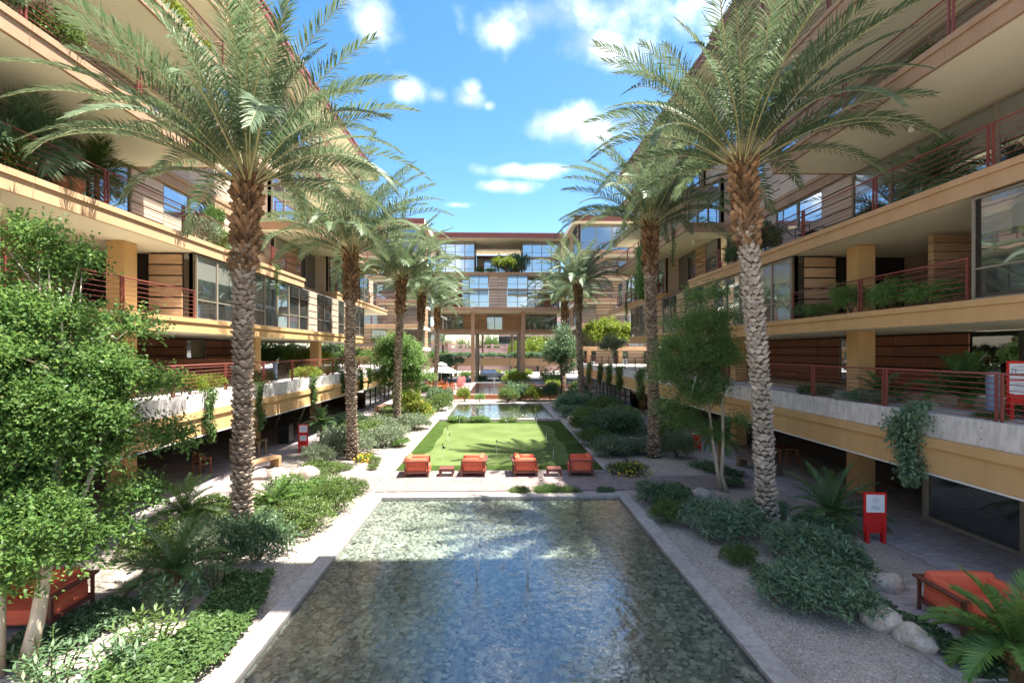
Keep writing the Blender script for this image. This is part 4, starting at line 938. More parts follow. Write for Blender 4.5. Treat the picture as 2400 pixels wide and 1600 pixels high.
tree('leafy_tree', 'sunlit yellow green tree on the podium in front of the right wing', 12.6, 56.0, [([(0, 0, 0), (.1, 0, 1.4), (0, .2, 3.0)], .12, .05)], bl, 16000, .22, .12, 'leaf_bright', 'bark_pale', 45, z=3.42)
bl = blobs_in((0, 0, 2.2), (1.3, 1.0, .8), 14, (.4, .6), 10)
tree('small_tree', 'pale grey green little tree behind the right podium railing', 11.3, 50.0, [([(0, 0, 0), (.1, 0, .8), (0, .1, 1.8)], .06, .02)], bl, 6000, .14, .06, 'leaf_sage', 'bark_pale', 46, z=3.42)

# ---------- ground beds
def patch(label, poly, h, n, L, Wd, mat, seed, name='ground_cover'):
    rg = np.random.default_rng(seed); A = np.array(poly); x0, y0 = A.min(0); x1, y1 = A.max(0); pts = []
    P = np.stack([rg.uniform(x0, x1, n*3), rg.uniform(y0, y1, n*3)], 1); ins = np.zeros(len(P), bool); j = len(A)-1
    for i in range(len(A)):
        c = ((A[i, 1] > P[:, 1]) != (A[j, 1] > P[:, 1])) & (P[:, 0] < (A[j, 0]-A[i, 0])*(P[:, 1]-A[i, 1])/(A[j, 1]-A[i, 1]+1e-9)+A[i, 0]); ins ^= c; j = i
    P = P[ins][:n]; wv = np.sin(P[:, 0]*4.1)*np.cos(P[:, 1]*3.3)*.25+np.sin(P[:, 0]*9+P[:, 1]*7)*.15+.75
    Z = h*wv*rg.uniform(.35, 1, len(P))**.6
    P3 = np.column_stack([P, Z]); m = len(P3); T = rg.normal(0, 1, (m, 3)); T[:, 2] = T[:, 2]*.35+.05; N = rg.normal(0, .45, (m, 3)); N[:, 2] += 1
    V, F = leaf_arrays(P3, T, N, L*rg.uniform(.6, 1.3, m), Wd*rg.uniform(.7, 1.2, m), rg)
    o = link(name, np_mesh(name, V, F, mat)); tag(o, label, 'ground cover', kind='stuff'); return o
patch('sunlit and shaded ivy carpet along the near pool coping on the left', [(-5.9, 11.0), (-4.95, 11.2), (-4.5, 9.6), (-4.4, 8.2), (-4.55, 7.0), (-5.9, 7.0), (-6.1, 7.9), (-5.5, 9.0)], .30, 8500, .085, .06, 'leaf_ivy', 51)
patch('dark ivy strip beside the left armchair pad', [(-7.9, 9.9), (-7.1, 10.1), (-6.7, 9.6), (-7.0, 8.6), (-7.7, 7.9), (-8.3, 7.7), (-8.0, 8.9)], .28, 4500, .08, .055, 'leaf_dark', 52)
patch('dark ivy strip between the right boulders and the armchair pad', [(6.7, 10.4), (7.5, 10.2), (7.5, 9.0), (7.6, 8.4), (7.9, 7.4), (7.3, 7.3), (7.2, 8.3), (6.9, 9.3)], .28, 5000, .08, .055, 'leaf_dark', 53)
patch('low ivy under the right pygmy palm', [(8.2, 21.6), (9.2, 21.8), (9.9, 19.9), (9.4, 19.3), (8.6, 20.2)], .25, 2200, .09, .06, 'leaf_dark', 54)
patch('grassy green cover left of the nearest left trunk', [(-9.6, 16.8), (-7.6, 17.2), (-7.2, 15.6), (-8.0, 14.3), (-9.4, 14.9)], .35, 7000, .13, .035, 'leaf_mid', 55)

# long leaved plants
def whorl_plant(label, x, y, h, seed, mat='leaf_blue', nst=14, leaf=.17, lw=.045, spread=.55):
    rg = np.random.default_rng(seed); Ps = []; Ts = []; Ns = []; t = thing('leafy_plant', label, 'plant', (x, y, 0)); st = MB()
    for i in range(nst):
        a = rg.uniform(0, 6.28); d = spread*math.sqrt(rg.uniform(0, 1)); hh = h*rg.uniform(.55, 1); b = np.array([math.cos(a)*d*.5, math.sin(a)*d*.5, 0]); e = np.array([math.cos(a)*d, math.sin(a)*d, hh])
        st.tube([tuple(b), tuple((b+e)/2+np.array([0, 0, .05])), tuple(e)], [.012, .01, .006], 5)
        for k in range(16):
            q = .35+.65*k/15; aa = k*2.4+rg.uniform(-.3, .3); el = .1+.9*q**3; Ps.append(b+(e-b)*q); Ts.append([math.cos(aa), math.sin(aa), el-.25+rg.normal(0, .15)]); Ns.append([-math.cos(aa)*.5, -math.sin(aa)*.5, 1])
    V, F = leaf_arrays(np.array(Ps), np.array(Ts), np.array(Ns), leaf*rg.uniform(.7, 1.2, len(Ps)), lw, rg, .1)
    link('foliage', np_mesh('foliage', V, F, mat), t); st.build('stem', 'leaf_mid', t)
whorl_plant('dark long leaved plant in front of the dark sago palm', -6.25, 9.7, .75, 61)
whorl_plant('dark broad leaved plant right of the dark sago palm', -6.05, 10.9, .8, 62, 'leaf_dark')
whorl_plant('long leaved plant with one pale sunlit tip', -5.95, 8.75, .55, 63, 'leaf_mid')
whorl_plant('bright leaved plant above the bottom edge beside the ivy carpet', -5.9, 7.9, .55, 64, 'leaf_dark')
whorl_plant('dark broad leaved plant at the foot of the big left tree', -6.9, 7.9, .6, 65, 'leaf_dark')
whorl_plant('pale leaved plant at the very bottom left', -6.2, 7.35, .45, 66, 'leaf_dark')

SH = [  # label, kind, x, y, r, h
 ('mixed sunlit shrub left of the dark sago palm', 'mid', -8.3, 12.4, .95, .9), ('pale long leaved shrub in front of the nearest left trunk', 'sage', -7.3, 12.6, .85, .95),
 ('dark glossy shrub right of the nearest left trunk, by the gravel', 'dark', -5.75, 12.2, .85, 1.25), ('wide sunlit mound of shrub beside the near pool corner', 'mid', -5.45, 14.2, 1.05, .85),
 ('bright green mound behind the wide shrub on the left', 'tree', -6.6, 16.2, 1.15, .95), ('upright green shrub near the pool corner on the left', 'mid', -5.1, 15.9, .72, 1.0),
 ('green mound at the back of the left shrub group', 'tree', -5.9, 17.2, .8, .85), ('round bush at the left end of the patio', 'mid', -4.95, 17.6, .52, .62),
 ('low spreading bush beside the left boulders', 'mid', -7.2, 20.6, 1.0, .55), ('tall sage bush behind the second left palm', 'sage', -7.5, 24.7, 1.2, 1.4),
 ('sage bush left of the second left palm', 'sage', -7.9, 22.5, .7, .95), ('sage bush right of the second left palm', 'sage', -6.0, 26.6, 1.0, 1.1),
 ('green bush behind the sage on the left', 'mid', -7.4, 28.2, 1.2, 1.15), ('low open bush on the left gravel in front of the sage', 'tree', -5.2, 26.4, .62, .5),
 ('small low plant by the left path light', 'tree', -6.1, 23.0, .5, .35), ('small low plant right of the second left trunk', 'mid', -5.55, 22.6, .38, .3), ('tiny low plant on the left gravel before the turf', 'mid', -5.3, 21.4, .36, .26), ('tiny low plant left of the second left trunk', 'mid', -6.5, 21.3, .42, .3),
 ('dark rounded bush by the left walkway', 'dark', -9.2, 31.5, .95, 1.3), ('pale sage bush at the third left palm', 'sage', -5.4, 32.2, 1.15, 1.05), ('sage bush left of the third left trunk', 'sage', -7.4, 31.2, 1.1, 1.0),
 ('yellow flowering bush before the fourth left palm', 'bright', -6.0, 38.6, 1.2, 1.25), ('green bush at the left corner of the far pool', 'mid', -5.1, 42.5, 1.2, 1.5), ('yellow green bush behind the left flower bush', 'bright', -7.6, 42.0, 1.3, 2.0),
 ('dark bush at the far left of the far pool', 'dark', -5.6, 48.0, 1.4, 1.8), ('yellow green bush behind the far pool on the left', 'bright', -3.4, 50.2, .8, 1.5), ('small spiky bush behind the far pool', 'fern', -1.9, 50.3, .6, .9), ('clipped round shrub behind the middle of the far pool', 'mid', .9, 49.6, 1.35, 1.35),
 ('big dark shrub behind the clipped one at the far pool', 'dark', 2.2, 51.4, 1.7, 2.0), ('bright lime bush behind the far pool on the right', 'bright', 3.6, 49.7, .85, 1.7), ('dark rounded shrub at the right of the far pool', 'dark', 5.3, 51.0, 1.3, 1.9),
 ('low planting along the far pool edge on the left', 'tree', -3.0, 35.6, .9, .5), ('low planting along the far pool edge in the middle', 'tree', -1.3, 35.6, 1.0, .45), ('low planting along the far pool edge right of centre', 'mid', .6, 35.6, .8, .35),
 ('low strip plant in front of the patio, middle', 'mid', .7, 17.5, .5, .32), ('low strip plant in front of the patio, right of the middle', 'tree', 1.7, 17.5, .62, .34), ('low strip plant in front of the patio, by the second table', 'mid', 2.5, 17.5, .5, .3), ('low strip plant at the right end of the patio', 'dark', 3.75, 17.5, .36, .26),
 ('spreading dark shrub behind the right pool corner', 'dark', 5.4, 16.2, .95, .75), ('green shrub touching the right pool coping', 'mid', 4.95, 14.5, .62, .7), ('leafy shrub left of the right path edge', 'mid', 6.0, 16.9, .6, .5),
 ('wide blue green bush in front of the pale right trunk', 'blue', 6.1, 13.5, 1.15, 1.05), ('small green bush in the right gravel', 'mid', 5.65, 11.7, .48, .48), ('little ragged plant below the small right bush', 'dark', 5.85, 10.8, .35, .3),
 ('large dark juniper like shrub in the right bed, farther one', 'blue', 7.45, 11.6, 1.2, .95), ('large dark juniper like shrub in the right bed, nearer one', 'blue', 6.35, 9.8, 1.25, .85), ('dark shrub joining the two junipers on the right', 'dark', 7.2, 10.6, .8, .7),
 ('low shrub behind the pale right trunk', 'blue', 8.1, 14.9, .75, .6), ('bushy shrub by the right sago palm', 'dark', 8.6, 13.2, .8, .6),
 ('yellow flowered low bush right of the patio', 'mid', 5.35, 20.3, .98, .5), ('grey sage bush beside the turf on the right', 'sage', 5.4, 24.0, 1.05, .95), ('green bush beside the turf on the right', 'mid', 4.95, 26.6, .95, .85), ('grey sage bush in front of the second right palm', 'sage', 6.6, 24.4, .9, .9),
 ('large dark shrub at the second right palm, pool side', 'dark', 6.6, 29.0, 1.6, 1.7), ('dark green shrub left of the big one on the right', 'mid', 5.6, 30.6, 1.3, 1.4), ('fresh green bush behind the big dark right shrub', 'tree', 8.0, 32.0, 1.3, 1.5),
 ('grey leaved bush right of the second right palm', 'sage', 8.4, 23.4, .8, 1.3), ('green bush behind the second right palm', 'mid', 8.6, 25.6, .8, 1.5), ('low blue bush right of the far pool', 'blue', 5.6, 38.0, 1.2, 1.0), ('mid green bush right of the far pool', 'mid', 6.0, 34.6, 1.0, 1.1), ('blue green bush by the third right palm', 'blue', 6.3, 42.5, 1.6, 1.5), ('green bush right of the third right palm', 'mid', 8.4, 40.0, 1.3, 1.5), ('dark bush between the third and fourth right palms', 'dark', 7.6, 48.0, 1.5, 1.6), ('low green shrub right of the airy tree', 'dark', 8.6, 18.2, .45, .4)]
for (lb, k, x, y, r, h) in SH: 
    if y > 22 and abs(x) > 4.8 and y < 47 and 'low' not in lb and 'tiny' not in lb: r *= 1.15; h *= 1.05
    t_ = shrub(lb, k, x, y, r, h)
    if 'yellow' in lb and 'flower' in lb or 'by the left path' in lb:
        q = np.random.default_rng(int(y*10)); n_ = 160; d = sph(q, n_); d[:, 2] = np.abs(d[:, 2]); P_ = d*np.array([r*.92, r*.92, h*.95]); N_ = d+q.normal(0, .3, (n_, 3)); T_ = q.normal(0, 1, (n_, 3))
        V, F = leaf_arrays(P_, T_, N_, .075, .07, q); link('flowers', np_mesh('flowers', V, F, 'petal_yellow'), t_)

# ---------- plants on podiums and balconies
def hang(label, s, a, y, ztop, w, drop, n, mat, seed, L=.10, Wd=.07, out=.16, name='hanging_vine', cat='vine', tail=True):
    """creeper spilling over a parapet"""
    q = np.random.default_rng(seed); t = thing(name, label, cat, (s*a, y, ztop)); u = q.uniform(0, 1, n); prof = np.where(u < .15, .75, 1-.45*(u-.15)/.85)*(1+.25*np.sin(u*9+seed)) if tail else np.ones(n)
    yy = q.normal(0, .38, n).clip(-1, 1)*w*prof*.6+.12*np.sin(u*7+seed)*w; zz_ = .18-u*drop*(1+.1*np.cos(yy*5)); xx = -s*(np.abs(q.normal(0, out*.6, n))+.03+.05*np.sin(yy*6+u*10)); top_ = zz_ > .03; xx = np.where(top_, s*q.uniform(-.2, .25, n), xx)
    P = np.column_stack([xx, yy, zz_]); T = q.normal(0, .6, (n, 3)); T[:, 2] -= .8; N = q.normal(0, .5, (n, 3)); N[:, 0] -= s*.9; N[:, 2] += .5
    V, F = leaf_arrays(P, T, N, L*q.uniform(.6, 1.25, n), Wd*q.uniform(.7, 1.2, n), q); link('foliage', np_mesh('foliage', V, F, mat), t)
    m = MB()
    for k in range(5):
        y_ = random.Random(seed+k).uniform(-.3, .3)*w; m.tube([(s*.1, y_, .05), (-s*.06, y_, .02), (-s*.08, y_*1.1, -drop*.5), (-s*.07, y_*.8, -drop*.95)], [.012, .012, .008, .004], 5)
    m.build('stem', 'bark_dark', t)
for i, (y, w, d, lb) in enumerate(((18.0, .75, 1.75, 'nearest the big tree'), (21.7, .8, 1.9, 'beside the nearest palm trunk'), (27.9, .75, 1.5, 'over the fourth fascia joint'), (33.2, .6, 1.3, 'left of the second palm trunk'), (37.5, 1.0, 1.4, 'right of the second palm trunk'), (40.0, .6, 1.1, 'farthest along the parapet'), (45, 1.2, 1.4, 'behind the dark tree'))):
    hang('green creeper hanging down the left podium, %s' % lb, -1, 10.3, y, 3.55, w, d, 1100, 'leaf_ivy', 70+i)
for i, (y, w, d, n_, lb) in enumerate(((12.15, 1.1, 1.9, 2600, 'large one near the red sign'), (35.6, 1.7, 2.0, 2200, 'right of the gap'), (42.0, 2.0, 1.9, 2200, 'left of the gap'), (46.0, 2.0, 1.9, 2000, 'second left of the gap'), (50.0, 2.2, 1.9, 2000, 'third left of the gap'), (56.0, 3.0, 2.2, 2400, 'at the far end'))):
    hang('green creeper hanging down the right podium, %s' % lb, 1, 10.3, y, 3.6, w, d, n_, 'leaf_mid' if i else 'leaf_blue', 80+i, L=.12 if i else .11, out=.25)
hang('curtain of green creeper on the far third floor balcony, right', 1, 10.45, 35.5, 12.5, 3.2, 3.6, 5000, 'leaf_fern', 90, L=.16, Wd=.09, out=.35)
hang('thin trailing vine at the corner of the far third floor balcony, right', 1, 10.5, 29.6, 12.3, .6, 2.2, 350, 'leaf_mid', 91)
hang('yellow green creeper spilling over the second floor fascia, left', -1, 11.36, 22.5, 9.35, 2.4, 1.0, 2600, 'leaf_ivy', 92)
hang('thin vine hanging from the left second floor fascia', -1, 11.36, 25.8, 9.3, .5, 1.5, 260, 'leaf_ivy', 93)
hang('green creeper at the corner of the third floor balcony, left', -1, 10.45, 18.0, 12.4, 1.3, .7, 1400, 'leaf_fern', 94)
hang('trailing creeper on the far second floor balcony, right', 1, 11.5, 44.5, 9.3, .8, 1.6, 500, 'leaf_mid', 95)
PL = [('bush with pale leaves behind the left podium railing, nearest', 'bright', -10.9, 18.0, .65, .75, 3.42), ('bush with pale leaves behind the left podium railing beside the palm', 'bright', -10.9, 19.3, .55, .8, 3.42), ('green bush behind the left podium railing, middle', 'mid', -10.95, 23.6, .75, .75, 3.42), ('pale green bush behind the left podium railing, farther', 'bright', -10.95, 28.8, .9, .85, 3.42), ('green bush behind the left podium railing by the second palm', 'mid', -10.95, 32.4, .8, .8, 3.42),
 ('bright yellow green bush on the left podium under the overhang', 'bright', -14.5, 38.5, 2.0, 1.7, 3.42), ('green bush on the left podium by the column', 'mid', -13.6, 34.0, 1.2, 1.1, 3.42), ('green bush on the left podium at its far end', 'mid', -13.5, 48, 2.2, 2.0, 3.42), ('dark bush on the left podium behind the railing near the tree', 'dark', -12.2, 15.5, 1.0, 1.1, 3.42),
 ('small bush behind the right podium railing, by the pale trunk', 'dark', 10.95, 17.0, .7, .45, 3.42), ('green leafy bush behind the right podium railing', 'blue', 10.95, 14.7, .75, .5, 3.42), ('low weed behind the right podium railing at the frame edge', 'mid', 11.0, 10.9, .4, .25, 3.42), ('low green plants on the right podium bed', 'mid', 12.7, 11.6, .7, .35, 3.42),
 ('feathery asparagus fern in the right recess, by the column', 'fern', 11.75, 16.4, .62, 1.15, 6.22), ('feathery asparagus fern in the right recess, middle', 'fern', 11.75, 14.6, .7, 1.0, 6.22), ('feathery asparagus fern in the right recess, near the glass bay', 'fern', 11.75, 13.3, .7, .75, 6.22), ('round asparagus fern left of the column in the right recess', 'fern', 11.75, 18.0, .6, .6, 6.22), ('leafy plant at the far end of the right recess', 'dark', 11.8, 19.0, .45, .7, 6.22),
 ('dark climber bush on the right second floor balcony', 'dark', 11.9, 22.2, .9, 1.7, 9.26), ('dark green plant on the right second floor balcony, farther', 'dark', 11.9, 24.6, .8, 1.0, 9.26), ('purple dark plant low on the right second floor balcony', 'dark', 12.0, 15.6, .6, .4, 9.26),
 ('tangled green plants on the left second floor balcony, near', 'dark', -12.0, 11.2, 1.0, 1.35, 9.26), ('tangled green plants on the left second floor balcony, nearest', 'dark', -12.0, 9.6, .9, 1.2, 9.26), ('green plant on the left second floor balcony', 'mid', -12.0, 12.4, .8, 1.2, 9.26), ('pale bush on the left second floor balcony by the trunk', 'sage', -11.95, 20.4, .8, 1.2, 9.26), ('green bush on the left second floor balcony by the trunk', 'tree', -11.9, 22.2, .8, 1.1, 9.26), ('climbing green plant right behind the nearest left trunk', 'tree', -12.0, 21.4, .5, 2.1, 9.26),
 ('dark broad plant on the left third floor balcony, top left', 'dark', -11.0, 11.0, .8, 1.3, 12.3), ('leafy plant on the left third floor balcony, next', 'mid', -11.0, 12.6, .8, 1.1, 12.3), ('green plant at the end of the left third floor balcony', 'fern', -11.1, 17.4, .8, .8, 12.3), ('yellow flowering bush on the left fourth floor balcony', 'bright', -10.6, 16.4, .8, 1.0, 15.35), ('yellow green bush at the corner of the left fourth floor balcony', 'bright', -10.7, 18.0, .6, .7, 15.35),
 ('yellow green bush on the far left third floor balcony', 'bright', -11.1, 30.5, 1.0, 1.2, 12.3), ('plant on the right third floor balcony', 'mid', 11.2, 12.5, .7, .6, 12.3),
 ('yellow and green flowering bush on the far terrace parapet', 'bright', 1.2, 75.9, 2.4, 2.8, 16.9), ('dark green bush behind the flowering one on the far terrace', 'dark', 2.6, 76.8, 2.2, 3.4, 16.9), ('pink flowered plant on the far terrace, left', 'mid', -2.8, 76.2, .9, 1.0, 16.9), ('low trailing plants along the far terrace edge', 'fern', -1.2, 75.8, 1.2, .7, 16.9),
 ('bright bush by the dining terrace basin', 'bright', 2.6, 72.5, 2.1, 2.0, .35), ('green spiky bush on the dining terrace, right', 'tree', 7.6, 66, 1.8, 1.8, .35), ('yellow bush on the dining terrace, right', 'bright', 6.6, 60, 1.2, 1.2, .35), ('reddish planting beside the terrace tables', 'petal', -4.6, 62, .6, 1.6, .35), ('green bush left of the dining terrace', 'tree', -8.6, 58, 1.4, 1.4, 0), ('green hedge bush right of the dining terrace', 'mid', 9.2, 58, 1.4, 1.6, 0)]
STY['petal'] = (3000, .12, .06, 'petal_pink', .1)
for (lb, k, x, y, r, h, z) in PL: shrub(lb, k, x, y, r, h, z, cat='plant', name='potted_shrub' if z > 5 else 'shrub')

# garden beyond the podium glass on the right, and greenery behind the far bridge
for i, (x, y, r, h, k) in enumerate(((25, 9, 3.0, 2.6, 'bright'), (25.5, 14, 3.2, 3.0, 'mid'), (24.5, 19, 2.6, 2.4, 'tree'), (24, 5, 2.4, 2.2, 'mid'), (22.5, 12, 1.6, 1.1, 'dark'), (22.5, 16, 1.6, 1.1, 'dark'))):
    shrub('garden bush seen through the podium glass, %s' % ('yellow green', 'large green', 'fresh green', 'nearest', 'low dark, nearer', 'low dark, farther')[i], k, x, y, r, h, 3.42)

for i, (x, y, r, h, k, lb) in enumerate(((-20, 36, 3.0, 2.3, 'mid', 'left, beside the stairs'), (-20, 41, 3.2, 2.4, 'tree', 'left, second from the stairs'), (-20, 46, 3.2, 2.6, 'mid', 'left, third from the stairs'), (-19, 51, 3.2, 2.4, 'dark', 'left, by the far wing'), (-18, 56, 3, 2.6, 'mid', 'left, in front of the far wing'), (20, 43, 3.2, 2.4, 'dark', 'right, behind the third palm'), (20, 48, 3.2, 2.6, 'mid', 'right, by the far wing'), (18.5, 53, 3, 2.6, 'dark', 'right, in front of the far wing'), (16, 47, 2.2, 2.0, 'dark', 'right, nearer the railing'))):
    shrub('big hedge bush at the back of the podium, %s' % lb, k, x, y, r, h, 3.42)

patch('grey green sage carpet between the left palms', [(-9.4, 23.5), (-6.2, 24.6), (-5.4, 28.0), (-5.3, 33.5), (-9.3, 34.5), (-9.6, 28.0)], .55, 15000, .13, .04, 'leaf_sage', 56)
patch('mixed green carpet beside the far pool on the left', [(-9.2, 35.0), (-5.0, 35.0), (-4.8, 46.0), (-6.5, 50.5), (-9.4, 50)], .6, 13000, .17, .06, 'leaf_mid', 57)
patch('dark green carpet between the right palms', [(5.0, 23.4), (8.6, 24.0), (9.4, 29.0), (9.2, 34.5), (5.2, 34.0), (4.9, 27.0)], .5, 14000, .13, .045, 'leaf_dark', 58)
patch('blue green carpet beside the far pool on the right', [(5.0, 35.4), (9.3, 35.0), (9.5, 50.0), (6.5, 51.0), (4.9, 44.0)], .6, 13000, .17, .06, 'leaf_blue', 59)

rgl = np.random.default_rng(77)
def litter(label, x0, x1, y0, y1, n):
    P = np.column_stack([rgl.uniform(x0, x1, n), rgl.uniform(y0, y1, n), rgl.uniform(.012, .03, n)]); T = rgl.normal(0, 1, (n, 3)); T[:, 2] *= .15; N = rgl.normal(0, .25, (n, 3)); N[:, 2] += 1
    V, F = leaf_arrays(P, T, N, .06*rgl.uniform(.5, 1.3, n), .025, rgl); o = link('leaf_litter', np_mesh('leaf_litter', V, F, 'litter')); tag(o, label, 'leaf litter', kind='stuff')
litter('scattered dry leaves on the right gravel', 4.5, 10, 7, 17.5, 900); litter('scattered dry leaves on the left gravel', -10, -4.4, 7, 17.5, 1100); litter('scattered dry leaves beside the turf', -9.5, -4.5, 20, 30, 500); litter('scattered dry leaves on the right of the turf', 4.6, 9.5, 20, 30, 500)

# ================================================================== FURNITURE AND SMALL THINGS
def armchair(label, x, y, rz, w=.98, d=.92, sc=1.0, z=.042, group=None, allrail=False):
    """low club armchair, open side to local +X"""
    t = thing('armchair', label, 'armchair', (x, y, z), rz, group); hw, hd = w/2, d/2
    def part(name, mat, m, sm=False):
        o = m.build(name, mat, t, sm); o.scale = (sc, sc, sc); return o
    for sx in (-1, 1):
        for sy in (-1, 1): part('leg', 'chair_wood', MB().box(sx*hd-.035*(sx > 0)-.0, sx*hd+.035*(sx < 0)+.03*(sx > 0), sy*hw-.03, sy*hw+.03, 0, .60))
    part('back_rail', 'chair_wood', MB().box(-hd-.07, -hd+.05, -hw-.07, hw+.07, .602, .645))
    for sy in (-1, 1):
        part('arm_rail', 'chair_wood', MB().box(-hd+.052, hd+.03, sy*hw-.05-(.04 if allrail else 0), sy*hw+.045+(.04 if allrail else 0), .603, .64))
        part('side_rail', 'chair_wood', MB().box(-hd+.04, hd-.04, sy*hw-.02, sy*hw+.02, .15, .23))
        part('arm_cushion', 'cushion', MB().rbox(.03, sy*(hw-.125), .49, d-.12, .19, .46, .06), True)
        part('side_cushion', 'cushion', MB().rbox(.0, sy*(hw-.055), .34, d-.16, .08, .24, .035), True)
    part('front_rail', 'chair_wood', MB().box(hd-.03, hd+.01, -hw+.032, hw-.032, .13, .20)); part('base_rail', 'chair_wood', MB().box(-hd-.015, -hd+.03, -hw+.032, hw-.032, .15, .23))
    part('back_cushion', 'cushion', MB().rbox(-hd+.15, 0, .52, .22, w-.08, .52, .07), True)
    part('seat_cushion', 'cushion', MB().rbox(.12, 0, .33, d-.08, w-.40, .22, .06), True); part('seat_base', 'cushion', MB().rbox(.06, 0, .22, d+.04, w-.1, .10, .03), True)
    return t
G = 'armchairs on the patio'
armchair('orange armchair farthest left on the patio, facing right', -3.28, 20.3, R(4), group=G)
armchair('orange armchair left of centre on the patio, facing left', -.98, 20.3, R(178), group=G)
armchair('orange armchair right of centre on the patio, facing right', 1.05, 20.3, R(2), group=G)
armchair('orange armchair farthest right on the patio, facing left, in shade', 3.35, 20.3, R(174), group=G)
armchair('salmon red armchair in the bottom right corner behind the sago palm', 8.75, 8.95, R(-92), 1.3, .98, 1.0, .04, allrail=True)
armchair('dark red armchair in the bottom left corner under the big tree', -8.6, 9.55, R(-88), 1.3, .98, 1.0, .04, allrail=True)
def low_table(label, x, y):
    t = thing('side_table', label, 'table', (x, y, .042), 0, 'low patio tables')
    for i in range(6): MB().box(-.29, .29, -.27+.09*i+.004, -.27+.09*(i+1)-.004, .285, .31).build('slat', 'chair_wood', t)
    for sx in (-1, 1):
        for sy in (-1, 1): MB().box(sx*.25-.03, sx*.25+.03, sy*.23-.03, sy*.23+.03, 0, .284).build('leg', 'chair_wood', t)
        MB().box(sx*.25-.02, sx*.25+.02, -.2, .2, .2, .28).build('apron', 'chair_wood', t); MB().box(-.22, .22, sx*.23-.02, sx*.23+.02, .2, .28).build('apron', 'chair_wood', t)
low_table('low dark wooden table between the two left armchairs', -2.08, 20.15); low_table('low dark wooden table between the two right armchairs', 2.22, 20.05)

for i, (x, y, lb) in enumerate(((-2.6, 33.4, 'far left, nearest the far pool'), (.57, 32.0, 'far middle'), (2.48, 32.8, 'far right at the shade edge'), (-2.88, 28.25, 'left side, farther one'), (-2.52, 25.8, 'left side, middle one'), (-.09, 23.9, 'centre, in the palm shadow'), (2.63, 27.5, 'right side in shade, farther'), (2.49, 22.75, 'right side in shade, nearer'), (-2.58, 23.1, 'left side, nearest the chairs'))):
    t = thing('golf_flag', 'white golf hole pin on the putting green, %s' % lb, 'golf flag', (x, y, .036), rnd.uniform(0, 6), 'golf pins')
    MB().tube([(0, 0, 0), (0, 0, .68)], .009, 6).build('pole', 'white', t); MB().lathe([(.012, .66), (.03, .69), (.03, .72), (.008, .76)], n=8).build('finial', 'black', t)
    MB().add([(0, .004, .64), (.11, .0, .60), (.11, .02, .52), (0, .006, .5), (0, -.004, .64), (.11, -.008, .60), (.11, .012, .52), (0, -.006, .5)], [(0, 1, 2, 3), (7, 6, 5, 4), (0, 4, 5, 1), (2, 6, 7, 3), (1, 5, 6, 2)]).build('flag', 'black', t)
    MB().add([(.11, -.009, .61), (.16, .0, .60), (.16, .012, .53), (.11, .013, .54)], [(0, 1, 2, 3)]).build('flag_stripe', 'white', t)
    MB().lathe([(.055, .0005), (.055, .002)], (-.16, -.02, 0), 14).build('cup', 'hole', t)

def sign(label, x, y, z, rz, papers, h=1.32, w=.55, h0=.28, mark=None, num=None, top=False):
    t = thing('notice_board', label, 'sign', (x, y, z), rz, 'red notice boards')
    MB().box(-w/2, w/2, -.02, .02, h0, h).build('board', 'sign_red', t)
    for sx in (-1, 1): MB().box(sx*w*.36-.04, sx*w*.36+.04, -.06, -.021, 0, h0+.26).build('leg', 'sign_red', t); MB().box(sx*w*.36-.04, sx*w*.36+.04, .021, .06, 0, h0+.26).build('leg', 'sign_red', t)
    for (x0, x1, z0, z1) in papers:
        p = MB().box(x0, x1, -.03, -.0205, z0, z1).build('paper', 'paper', t)
        m = MB(); q = random.Random(int(z1*100)); zz_ = z0+(z1-z0)*(.36 if mark else .8); nl = 3
        for k in range(nl):
            ww = (x1-x0)*(.3+.1*k if mark else .62); xx = (x0+x1)/2-ww/2
            while xx < (x0+x1)/2+ww/2:
                b = q.uniform(.010, .022); m.add([(xx, -.0325, zz_), (xx+b, -.0325, zz_), (xx+b, -.0325, zz_+q.choice((.013, .013, .02))), (xx, -.0325, zz_+.013)], [(0, 1, 2, 3)]); xx += b+q.choice((.004, .004, .014))
            zz_ -= (.04 if mark else (z1-z0)*.22)
        if mark:
            cx, cz = (x0+x1)/2, z0+(z1-z0)*.7
            for k in range(28):
                a = k*2*math.pi/28
                for r in (.075, .045): m.add([(cx+math.cos(a+da)*rr, -.0325, cz+math.sin(a+da)*rr) for da, rr in ((0, r), (.13, r), (.13, r-.007), (0, r-.007))], [(0, 1, 2, 3)])
            for k in range(6):
                a = k*math.pi/3; m.add([(cx+math.cos(a)*.045-math.sin(a)*.003, -.0326, cz+math.sin(a)*.045+math.cos(a)*.003), (cx+math.cos(a)*.045+math.sin(a)*.003, -.0326, cz+math.sin(a)*.045-math.cos(a)*.003), (cx, -.0326, cz)], [(0, 1, 2)])
        m.build('print', 'ink', p)
    if num:
        fc = bpy.data.curves.new('number', 'FONT'); fc.body = num; fc.size = .15; fc.extrude = .001; fo = bpy.data.objects.new('tmp', fc); COL.objects.link(fo); bpy.context.view_layer.update(); me = bpy.data.meshes.new_from_object(fo.evaluated_get(bpy.context.evaluated_depsgraph_get())); bpy.data.objects.remove(fo); me.materials.clear(); me.materials.append(MATS['ink']); fo = link('number', me, t, (-.20, -.034, h-.28)); fo.rotation_euler = (R(90), 0, 0)
    return t
sign('red notice board with emblem paper on the right gravel', 9.85, 12.85, 0, R(-6), [(-.225, .225, .80, 1.26)], 1.32, .56, .26, True)
sign('red notice board half hidden behind the airy tree', 9.97, 25.0, 0, R(-6), [(-.22, .22, 1.02, 1.14), (-.22, .22, .83, .95)], 1.2, .5, .12)
